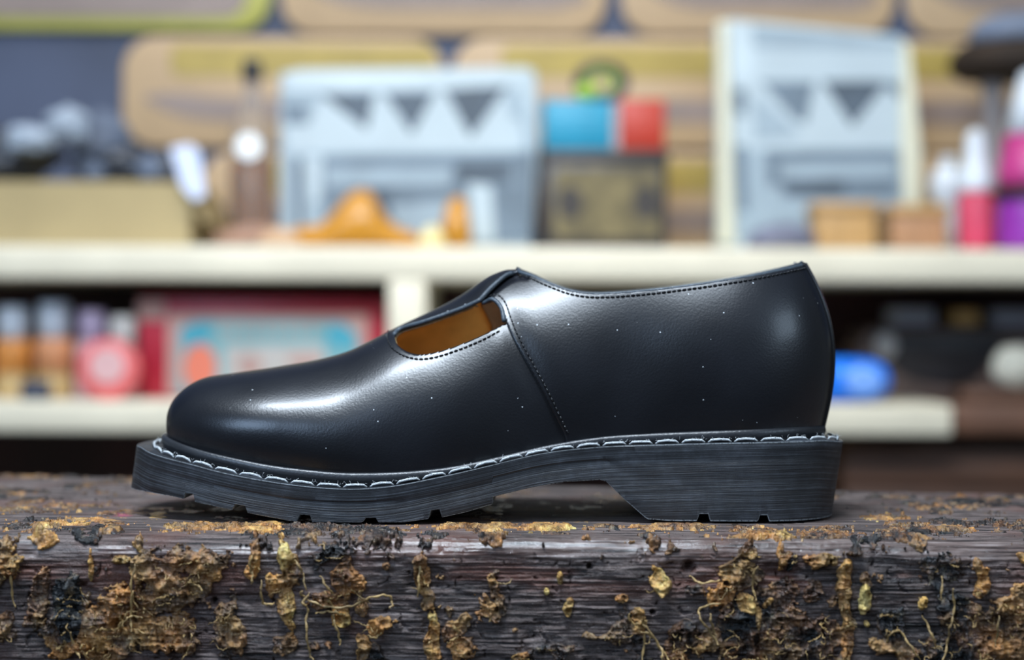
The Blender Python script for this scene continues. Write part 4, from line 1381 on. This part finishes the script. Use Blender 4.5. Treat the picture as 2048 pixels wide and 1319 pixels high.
mb = MB(); mb.lathe([(R * .33, zz_(164)), (R * .46, zz_(160)), (R * .46, zz_(126)), (R * .40, zz_(120))], (cx, 2.10 - D0), 24); mb.build('stopper', M_darkcap, bt, True)
M_glint = plain('bright_glass_glint', (0.85, 0.88, 0.88), 0.35, 0.04, 20, metal=0.2)  # highlight on the bottle glass, put in as a bright disc
p = W(490, 288, 2.045)
mb = MB()
ring_ = []
mb.add([(p.x + .0155 * math.cos(2 * math.pi * i / 28), 2.10 - D0 - R - .0015 + (0 if j else -.0015), p.z + .0155 * math.sin(2 * math.pi * i / 28)) for j in (0, 1) for i in range(28)],
       [tuple(range(28)), tuple(range(55, 27, -1))] + [(i, i + 28, (i + 1) % 28 + 28, (i + 1) % 28) for i in range(28)])
mb.build('label_or_glint', M_glint, bt)['label'] = 'bright round disc standing in for the highlight on the glass'

# ---- amber shoe lasts and small pieces in front of the wide picture board
M_orange = plain('amber_orange_resin', (0.45, 0.20, 0.010), 0.35, 0.10, 25)
M_rose = plain('rose_tan_leather', (0.33, 0.19, 0.13), 0.6, 0.2, 30)
M_peach = plain('peach_leather', (0.55, 0.36, 0.22), 0.6, 0.1, 30)
M_paley = plain('pale_yellow_wax', (0.72, 0.62, 0.30), 0.5, 0.08, 30)


def last_shape(prof, D, wmax, mat, name, label, cat, n=14):
    """body with the side outline prof = [(X, Ytop)], standing on the shelf, rounded across"""
    V = []; Fs = []
    xs_ = [W(x, 480, D).x for x, _ in prof]; zt2 = [max(W(x, y, D).z, zU + .004) for x, y in prof]
    m2 = len(prof)
    for i in range(m2):
        u = i / (m2 - 1)
        w_ = wmax * (1 - (2 * u - 1) ** 4) ** .5 * (1.0 if u < .35 else 1.0) + .002
        h_ = zt2[i] - zU - .0005
        for k in range(n):
            a = math.pi * 2 * k / n
            yy = math.copysign(abs(math.cos(a)) ** .8, math.cos(a)) * w_ * (1 if math.sin(a) < 0 else (1 - .45 * math.sin(a)))
            V.append((xs_[i], D - D0 + yy, zU + .0005 + h_ * (.5 + .5 * math.copysign(abs(math.sin(a)) ** .7, math.sin(a)))))
    for i in range(m2 - 1):
        for k in range(n):
            k2 = (k + 1) % n
            Fs.append((i*n + k, i*n + k2, (i+1)*n + k2, (i+1)*n + k))
    Fs += [tuple(range(n - 1, -1, -1)), tuple((m2-1)*n + k for k in range(n))]
    mb = MB(); mb.add(V, Fs)
    o = mb.build(name, mat, None, True, weld=True)
    return tag(o, label, cat)


last_shape(curve([(566, 478), (575, 462), (600, 452), (640, 448), (665, 425), (690, 395), (712, 380), (736, 380), (752, 398), (770, 430), (795, 452), (822, 462), (842, 474), (850, 488)], 3), 2.04, .028, M_orange,
           'shoe_last', 'amber orange shoe last lying in front of the wide picture board', 'shoe last')
last_shape(curve([(880, 470), (888, 425), (898, 402), (914, 392), (930, 400), (938, 430), (942, 470)], 3), 2.05, .02, M_orange,
           'shoe_last', 'narrow upright amber orange piece right of the large amber shoe last', 'shoe last')
last_shape([(838, 486), (846, 462), (862, 450), (880, 455), (892, 486)], 2.02, .014, M_paley, 'wax_lump', 'pale yellow lump of wax between the two amber pieces', 'wax')
last_shape([(420, 488), (440, 462), (480, 452), (540, 448), (560, 460), (575, 486)], 2.00, .02, M_rose, 'leather_offcut', 'dull rose brown leather offcut in front of the glass bottle', 'leather')
last_shape([(515, 486), (530, 462), (560, 454), (590, 462), (602, 486)], 1.985, .012, M_peach, 'leather_offcut', 'small peach leather offcut left of the amber shoe last', 'leather')

# ---- dark tin with a cyan and red box and a tape roll on it
M_tin = plain('dark_tin', (0.032, 0.028, 0.026), 0.4, 0.2, 20)
M_gold = plain('worn_gold_print', (0.125, 0.10, 0.042), 0.5, 0.45, 42)
a0, a1, _, b1 = rc(1085, 1335, 298, 490, 2.06)
ti = empty('storage_tin', ((a0 + a1) / 2, 2.14 - D0, zU), 'square dark tin with worn gold print under the cyan and red box', 'tin')
mb = MB(); mb.box(a0, a1, 2.06 - D0, 2.22 - D0, zU + .0005, b1 - .012); mb.build('tin_body', M_tin, ti, bevel=.006)
mb = MB(); mb.box(a0 - .002, a1 + .002, 2.058 - D0, 2.222 - D0, b1 - .016, b1); mb.build('lid', M_tin, ti, bevel=.004)
mb = MB()
g0, g1, h0, h1 = rc(1108, 1318, 338, 476, 2.06)
mb.prism(rrect(g0, g1, max(h0, zU + .006), h1, .008), 2.0592 - D0, 2.061 - D0); mb.build('gold_label', M_gold, ti)
for X, Y, r in ((1140, 405, .016), (1292, 405, .016)):
    q = W(X, Y, 2.059)
    mb = MB()
    mb.prism([(q.x + r * math.cos(t_), q.z + r * 1.3 * math.sin(t_)) for t_ in np.linspace(0, 2 * math.pi, 20)[:-1]], 2.0586 - D0, 2.060 - D0)
    mb.build('dark_print', M_tin, ti)
M_cyan = plain('cyan_card', (0.012, 0.27, 0.43), 0.45, 0.08, 20)
M_red = plain('red_card', (0.42, 0.030, 0.012), 0.45, 0.08, 20)
M_greyc = plain('grey_card', (0.30, 0.29, 0.30), 0.5, 0.08, 20)
zc0 = b1 + .0005
a0, a1, _, c1 = rc(1088, 1330, 200, 298, 2.08)
am, an = W(1224, 250, 2.08).x, W(1240, 250, 2.08).x
cb = empty('card_box', ((a0 + a1) / 2, 2.13 - D0, zc0), 'cyan and red cardboard box on top of the dark tin', 'box')
mb = MB(); mb.box(a0, am, 2.08 - D0, 2.18 - D0, zc0, c1); mb.build('cyan_half', M_cyan, cb, bevel=.003)
mb = MB(); mb.box(an, a1, 2.08 - D0, 2.18 - D0, zc0, c1 + .001); mb.build('red_half', M_red, cb, bevel=.003)
mb = MB(); mb.box(am + .0002, an - .0002, 2.082 - D0, 2.178 - D0, zc0, c1 - .003); mb.build('grey_band', M_greyc, cb)
q = W(1202, 162, 2.12)
tr = empty('tape_roll', (q.x, 2.12 - D0, c1), 'dark roll of tape with green core on the cyan and red box', 'tape')


def ring(mb, c, R1, R0, w_, n=36):
    V = []; Fs = []
    for i in range(n):
        a = 2 * math.pi * i / n
        for r, y in ((R1, -w_), (R1, w_), (R0, w_), (R0, -w_)):
            V.append((c[0] + r * math.cos(a) * 1.35, c[1] + y, c[2] + r * math.sin(a)))
    for i in range(n):
        for k in range(4):
            Fs.append((i*4 + k, i*4 + (k+1) % 4, ((i+1) % n)*4 + (k+1) % 4, ((i+1) % n)*4 + k))
    mb.add(V, Fs)


M_green = plain('lime_green_plastic', (0.28, 0.45, 0.03), 0.4, 0.1, 20)
Rr = .0255
mb = MB(); ring(mb, (q.x, 2.12 - D0, c1 + Rr + .0012), Rr, Rr * .60, .012); mb.build('tape', M_darkcap, tr, True)
mb = MB(); ring(mb, (q.x, 2.12 - D0, c1 + Rr + .0012), Rr * .599, Rr * .42, .0115); mb.build('core', M_green, tr, True)
q2 = W(1172, 182, 2.09)
mb = MB(); mb.blob((q2.x, 2.092 - D0, c1 + .011), (.014, .008, .0105), 12, 2, .05)
tag(mb.build('rubber_eraser', M_green, None, True, weld=True), 'small lime green lump in front of the tape roll', 'eraser')

# ---- small things before the tall picture board
M_slate = plain('slate_plastic', (0.12, 0.13, 0.19), 0.5, 0.2, 25)
last_shape([(1490, 488), (1505, 462), (1540, 448), (1590, 446), (1622, 462), (1632, 488)], 2.02, .02, M_slate, 'glue_pot', 'low dark slate pot in front of the tall picture board', 'pot')
M_wood1 = plain('light_brown_wood_block', (0.42, 0.25, 0.095), 0.6, 0.15, 30)
M_wood2 = plain('rosy_brown_wood_block', (0.36, 0.19, 0.095), 0.6, 0.15, 30)
M_wood0 = plain('dark_brown_wood', (0.15, 0.09, 0.035), 0.6, 0.15, 30)


def block(X0, X1, Y0, D, dep, mat, mat2, name, label):
    a0, a1, _, b1 = rc(X0, X1, Y0, 490, D)
    r_ = empty(name, ((a0 + a1) / 2, D - D0 + dep / 2, zU), label, 'box')
    mb = MB(); mb.box(a0, a1, D - D0, D - D0 + dep, zU + .0005, b1 - .012); mb.build('box_body', mat, r_, bevel=.002)
    mb = MB(); mb.box(a0 - .003, a1 + .003, D - D0 - .003, D - D0 + dep + .003, b1 - .012, b1); mb.build('lid', mat2, r_, bevel=.002)


block(1632, 1752, 404, 2.04, .06, M_wood1, M_wood1, 'wooden_box', 'light brown lidded box in front of the tall picture board')
block(1786, 1895, 408, 2.03, .06, M_wood2, M_wood1, 'wooden_box', 'rosy brown lidded box left of the pink bottle')
a0, a1, _, b1 = rc(1756, 1782, 425, 490, 2.05)
mb = MB(); mb.box(a0, a1, 2.05 - D0, 2.09 - D0, zU + .0005, b1)
tag(mb.build('wooden_block', M_wood0, bevel=.002), 'dark brown block between the two lidded boxes', 'block')

M_white = plain('white_plastic', (0.62, 0.69, 0.76), 0.4, 0.03, 20)
M_pink = plain('coral_pink_label', (0.58, 0.05, 0.11), 0.45, 0.12, 20)
M_magenta = plain('magenta_plastic', (0.45, 0.035, 0.20), 0.4, 0.12, 20)
M_purple = plain('purple_plastic', (0.26, 0.030, 0.36), 0.4, 0.12, 20)
M_black = plain('black_strap', (0.008, 0.008, 0.009), 0.5, 0.2, 20)


def lathe_px(mb, prof, X, D, mi=0, n=28, floor=None):
    c = W(X, 400, D)
    mb.lathe([(max(r * D / F, .0005), (W(X, y, D).z if floor is None or y < 489 else floor)) for r, y in prof], (c.x, D - D0), n, mi)
    return c


br = empty('glue_bottle', (W(1950, 400, 2.04).x, 2.04 - D0, zU), 'pink bottle with tall white nozzle cap right of the lidded boxes', 'bottle')
mb = MB(); lathe_px(mb, [(34, 490), (36, 484), (36, 395), (33, 385)], 1952, 2.04, floor=zU + .0005); mb.build('bottle_body', M_pink, br, True)
mb = MB(); lathe_px(mb, [(33, 384), (34, 370), (30, 345), (22, 325), (19, 290), (17, 270), (10, 260)], 1950, 2.04); mb.build('nozzle', M_white, br, True)
bw = empty('glue_bottle', (W(1895, 400, 2.10).x, 2.11 - D0, zU), 'short white bottle leaning behind the rosy brown box', 'bottle')
mb = MB(); lathe_px(mb, [(22, 490), (24, 485), (26, 400), (34, 385), (36, 365), (28, 345), (14, 328)], 1896, 2.12, floor=zU + .0005); mb.build('bottle_body', M_white, bw, True)
mb = MB(); lathe_px(mb, [(14, 327), (15, 318), (9, 312)], 1896, 2.12); mb.build('cap', M_white, bw, True)
bp = empty('spray_bottle', (W(2062, 400, 2.02).x, 2.02 - D0, zU), 'large magenta and purple bottle with black strap at the right edge', 'bottle')
mb = MB(); lathe_px(mb, [(66, 490), (68, 484), (66, 420), (64, 402)], 2062, 2.02, floor=zU + .0005); mb.build('purple_base', M_purple, bp, True)
mb = MB(); lathe_px(mb, [(64, 401), (74, 396), (76, 384), (66, 378)], 2062, 2.02); mb.build('strap', M_black, bp, True)
mb = MB(); lathe_px(mb, [(64, 377), (66, 350), (52, 270)], 2062, 2.02); mb.build('magenta_body', M_magenta, bp, True)
mb = MB(); lathe_px(mb, [(52, 269), (36, 200), (22, 150), (10, 140)], 2062, 2.02); mb.build('white_top', M_white, bp, True)

# ---- hat on a grey stand, upper right
M_hat = plain('dark_brown_felt', (0.022, 0.012, 0.006), 0.8, 0.3, 30)
M_hatb = plain('slate_blue_band', (0.16, 0.20, 0.28), 0.6, 0.3, 20)
M_post = plain('grey_metal_post', (0.25, 0.235, 0.24), 0.5, 0.15, 20)
ht = empty('hat_stand', (W(1982, 400, 2.14).x, 2.14 - D0, zU), 'grey post stand behind the white nozzle, carrying the dark hat', 'stand')
mb = MB(); lathe_px(mb, [(30, 490), (30, 480), (18, 474), (17, 200), (26, 166), (26, 160)], 1984, 2.14, floor=zU + .0005); mb.build('post', M_post, ht, True)
hh = empty('felt_hat', (W(2030, 158, 2.14).x, 2.14 - D0, W(2030, 158, 2.14).z), 'dark brown hat with slate blue crown at the upper right corner', 'hat')
mb = MB(); lathe_px(mb, [(20, 164), (108, 156), (128, 138), (126, 116), (110, 96), (98, 91)], 2026, 2.14, n=40); mb.build('brim', M_hat, hh, True)
mb = MB(); lathe_px(mb, [(97, 89), (92, 62), (76, 42), (50, 32), (20, 29)], 2032, 2.14, n=40); mb.build('crown', M_hatb, hh, True)

# ---- lower shelf, left bay
M_capw = plain('pale_blue_white_cap', (0.52, 0.60, 0.70), 0.4, 0.06, 20)
M_capl = plain('lilac_cap', (0.42, 0.36, 0.52), 0.4, 0.06, 20)
M_capg = plain('pale_grey_cap', (0.58, 0.58, 0.56), 0.4, 0.06, 20)
M_or1 = plain('orange_label', (0.72, 0.28, 0.06), 0.45, 0.2, 25)
M_or2 = plain('salmon_orange_label', (0.72, 0.31, 0.14), 0.45, 0.2, 25)
M_pk = plain('pale_pink_label', (0.66, 0.42, 0.44), 0.45, 0.1, 25)
M_ochre = plain('ochre_label_base', (0.50, 0.34, 0.14), 0.45, 0.15, 25)
M_navy = plain('navy_print', (0.03, 0.04, 0.07), 0.5, 0.15, 25)


def lbottle(X, hw, Ytop, Ymid, body, cap, base, label, D=2.03, print_=None):
    c = W(X, 700, D)
    r = empty('paint_bottle', (c.x, D - D0, zL), label, 'bottle', 'bottles on the lower shelf')
    zf = lambda y: W(X, y, D).z
    s = D / F
    mb = MB(); mb.lathe([(hw * s * .96, zL + .0005), (hw * s, zL + .004), (hw * s, zf(745))], (c.x, D - D0), 28); mb.build('label_band', base, r, True)
    mb = MB(); mb.lathe([(hw * s, zf(745) + .0002), (hw * s, zf(Ymid + 8)), (hw * s * .86, zf(Ymid))], (c.x, D - D0), 28); mb.build('bottle_body', body, r, True)
    mb = MB(); mb.lathe([(hw * s * .83, zf(Ymid) + .0002), (hw * s * .83, zf(Ytop + 6)), (hw * s * .74, zf(Ytop))], (c.x, D - D0), 28); mb.build('cap', cap, r, True)


lbottle(-58, 36, 614, 676, M_or1, M_capw, M_or1, 'orange paint bottle cut by the left edge of the lower shelf')
lbottle(26, 37, 612, 678, M_or1, M_capw, M_ochre, 'orange bottle with pale cap, leftmost full bottle on the lower shelf')
lbottle(108, 38, 604, 676, M_or2, M_capw, M_ochre, 'salmon orange bottle with pale cap behind the small navy block')
lbottle(184, 33, 620, 682, M_pk, M_capl, M_pk, 'pale pink bottle with lilac cap behind the red tin')
lbottle(246, 32, 632, 700, M_pk, M_capg, M_pk, 'pale pink bottle with grey cap, beside the red game box')
a0, a1, _, b1 = rc(44, 100, 738, 790, 1.985)
mb = MB(); mb.box(a0, a1, 1.975 - D0, 1.995 - D0, zL + .0005, zL + .022)
tag(mb.build('ink_pad', M_navy, bevel=.003), 'small navy block in front of the orange bottles', 'block')
M_rt = plain('coral_red_tin', (0.68, 0.14, 0.14), 0.4, 0.1, 25)
M_rtw = plain('pale_pink_print', (0.68, 0.42, 0.42), 0.4, 0.1, 25)
q = W(221, 737, 1.99); R = 61 * 1.99 / F
tn_ = empty('round_tin', (q.x, 1.99 - D0, zL), 'round coral red tin standing on edge in front of the pink bottles', 'tin')
q.z = zL + R + .0005
circ = lambda r, n=36, dx=0, dz=0: [(q.x + dx + r * math.cos(2 * math.pi * i / n), q.z + dz + r * math.sin(2 * math.pi * i / n)) for i in range(n)]
mb = MB(); mb.prism(circ(R), 1.975 - D0, 1.995 - D0); mb.build('tin_body', M_rt, tn_, bevel=.002)
mb = MB(); mb.prism(circ(R * .58, dz=R * .12), 1.9735 - D0, 1.976 - D0); mb.build('label_or_glint', M_rtw, tn_)

# ---- red game box
M_crim = plain('crimson_card', (0.40, 0.016, 0.035), 0.4, 0.08, 15)
M_salm = plain('salmon_grey_print', (0.46, 0.29, 0.25), 0.45, 0.1, 15)
M_teal = plain('dusty_teal_print', (0.20, 0.38, 0.40), 0.45, 0.12, 15)
M_tealb = plain('bright_teal_print', (0.06, 0.34, 0.44), 0.45, 0.1, 15)
M_coral = plain('coral_orange_print', (0.75, 0.20, 0.12), 0.45, 0.06, 15)
M_grp = plain('warm_grey_print', (0.48, 0.45, 0.42), 0.45, 0.1, 15)
Dg = 2.02
a0, a1, _, b1 = rc(276, 772, 594, 790, Dg)
gb = empty('board_game_box', ((a0 + a1) / 2, Dg - D0 + .06, zL), 'crimson box with teal printed front and coral disc, left of the cream divider', 'box')
mb = MB(); mb.box(a0, a1, Dg - D0, Dg - D0 + .14, zL + .0005, b1); mb.build('box_body', M_crim, gb, bevel=.003)
mb = MB()


def addp(px, mi, lay):
    mb.prism([(x, max(z, zL + .002)) for x, z in xz(px, Dg)], Dg - D0 - .0005 * lay, Dg - D0 + .0005, mi)


rp = lambda x0, x1, y0, y1: [(x0, y0), (x1, y0), (x1, y1), (x0, y1)]
addp(rp(335, 735, 628, 790), 0, 1)
addp([(360, 655), (400, 640), (680, 644), (715, 668), (715, 790), (358, 790)], 1, 2)
addp(rp(275, 330, 600, 640), 0, 1)
addp([(362, 655), (400, 642), (430, 650), (412, 690), (365, 690)], 2, 3)
addp([(660, 645), (690, 648), (712, 670), (708, 700), (650, 690)], 2, 3)
addp(rp(450, 650, 690, 790), 4, 3)
addp([(400 + 34 * math.cos(t_), 735 + 48 * math.sin(t_)) for t_ in np.linspace(0, 2 * math.pi, 24)[:-1]], 3, 4)
addp([(500 + 26 * math.cos(t_), 730 + 20 * math.sin(t_)) for t_ in np.linspace(0, 2 * math.pi, 24)[:-1]], 0, 4)
addp([(610 + 36 * math.cos(t_), 722 + 14 * math.sin(t_)) for t_ in np.linspace(0, 2 * math.pi, 24)[:-1]], 0, 4)
mb.build('printed_front', [M_salm, M_teal, M_tealb, M_coral, M_grp], gb)
mb = MB()
for i in range(9):
    X = 440 + i * 22
    mb.prism(xz(rp(X, X + 12, 657, 668), Dg), Dg - D0 - .002, Dg - D0 - .0008)
mb.build('title_marks', M_salm, gb)

# ---- lower shelf, right bay
M_blue = plain('bright_blue_plastic', (0.0, 0.17, 0.80), 0.35, 0.08, 15)
M_lblue = plain('light_blue_print', (0.18, 0.36, 0.80), 0.3, 0.08, 15)
q = W(1712, 755, 1.99)
bb = empty('glue_tube', (q.x, 1.99 - D0, zL), 'bright blue plastic tube lying on the lower shelf behind the heel', 'tube')
mb = MB()
rz_ = .0262; cz_ = zL + rz_ + .0005
V = []; Fs = []; n = 24
pr = [(1600, .80), (1606, .95), (1625, 1), (1690, 1), (1740, .95), (1765, .72), (1776, .42), (1780, .2)]
for X, f in pr:
    x = W(X, 755, 1.99).x
    for k in range(n):
        a = 2 * math.pi * k / n
        V.append((x, 1.99 - D0 + .026 * f * math.cos(a), cz_ + rz_ * f * math.sin(a)))
for i in range(len(pr) - 1):
    for k in range(n): Fs.append((i*n + k, i*n + (k+1) % n, (i+1)*n + (k+1) % n, (i+1)*n + k))
Fs += [tuple(range(n - 1, -1, -1)), tuple((len(pr)-1)*n + k for k in range(n))]
mb.add(V, Fs); mb.build('tube_body', M_blue, bb, True, weld=True)
mb = MB(); qq = W(1728, 762, 1.965); mb.blob((qq.x, 1.9645 - D0, cz_), (.022, .003, .017), 12, 1, 0.0); mb.build('light_label', M_lblue, bb, True, weld=True)

M_shoeb = plain('dark_brown_suede', (0.085, 0.055, 0.045), 0.6, 0.3, 20)
M_dk = plain('near_black_leather', (0.016, 0.014, 0.016), 0.5, 0.3, 20)
M_bluegrey = plain('blue_grey_card', (0.40, 0.44, 0.55), 0.5, 0.1, 20)
M_goldp = plain('golden_card', (0.75, 0.48, 0.18), 0.5, 0.1, 20)
M_greyp = plain('pale_grey_disc', (0.36, 0.35, 0.34), 0.5, 0.08, 20)
M_creamp = plain('cream_cloth', (0.60, 0.58, 0.48), 0.6, 0.08, 20)
Db = 2.10
a0, a1, _, _ = rc(1740, 2130, 660, 790, Db)
toolbag = empty('leather_bag', ((a0 + a1) / 2, Db - D0 + .04, zL), 'dark brown leather bag slumped in the right bay behind the blue tube', 'bag')
mb = MB()
bag_px = curve([(1716, 800), (1712, 740), (1725, 680), (1752, 655), (1850, 652), (1960, 656), (2080, 652), (2130, 700), (2140, 800)], 5)
mb.prism([(x, max(z, zL + .0005)) for x, z in xz(bag_px, Db)], Db - D0, Db - D0 + .12); mb.build('bag_body', M_shoeb, toolbag, bevel=.01, seg=3)
mb = MB(); fl = curve([(1770, 700), (1800, 745), (1870, 765), (1940, 760), (1980, 720), (2000, 700)], 5)
mb.prism(xz([(1770, 700)] + fl + [(2000, 668), (1790, 668)], Db), Db - D0 - .006, Db - D0 - .0002); mb.build('flap', M_dk, toolbag, bevel=.002)
qd = W(1770, 690, Db)
mb = MB(); mb.prism([(qd.x + .0135 * math.cos(2*math.pi*i/24), qd.z + .0165 * math.sin(2*math.pi*i/24)) for i in range(24)], Db - D0 - .010, Db - D0 - .0003)
mb.build('buckle', M_greyp, toolbag, bevel=.002)['label'] = 'pale grey round buckle'
zbag = W(1850, 652, Db).z
for X0, X1, Y0, mt, nm, lb in ((1786, 1868, 616, M_bluegrey, 'card_box', 'low blue grey box lying on top of the leather bag'),
                               (1906, 1958, 620, M_goldp, 'card_box', 'small golden box lying on top of the leather bag'),
                               (1985, 2085, 618, M_bluegrey, 'card_box', 'blue grey box at the right edge on top of the leather bag')):
    a0, a1, _, b1 = rc(X0, X1, Y0, 650, Db + .02)
    mb = MB(); mb.box(a0, a1, Db - D0 + .015, Db - D0 + .075, zbag + .0012, b1)
    tag(mb.build(nm, mt, bevel=.003), lb, 'box')
Dc = 2.0
zc_ = zL
a0, a1, _, b1 = rc(1925, 2200, 778, 850, Dc)
mb = MB(); mb.box(a0, a1, Dc - D0, Dc - D0 + .05, zL + .0005, b1)
tag(mb.build('wooden_tray', M_brownpanel, bevel=.004), 'low dark red brown tray in front of the leather bag at the right', 'tray')
mb = MB(); qq = W(2036, 742, Dc + .02); mb.blob((qq.x, Dc + .022 - D0, b1 + .0262), (.031, .02, .0262), 16, 4, .04)
tag(mb.build('cloth_ball', M_creamp, None, True, weld=True), 'round cream cloth ball on the red brown tray at the right edge', 'cloth')
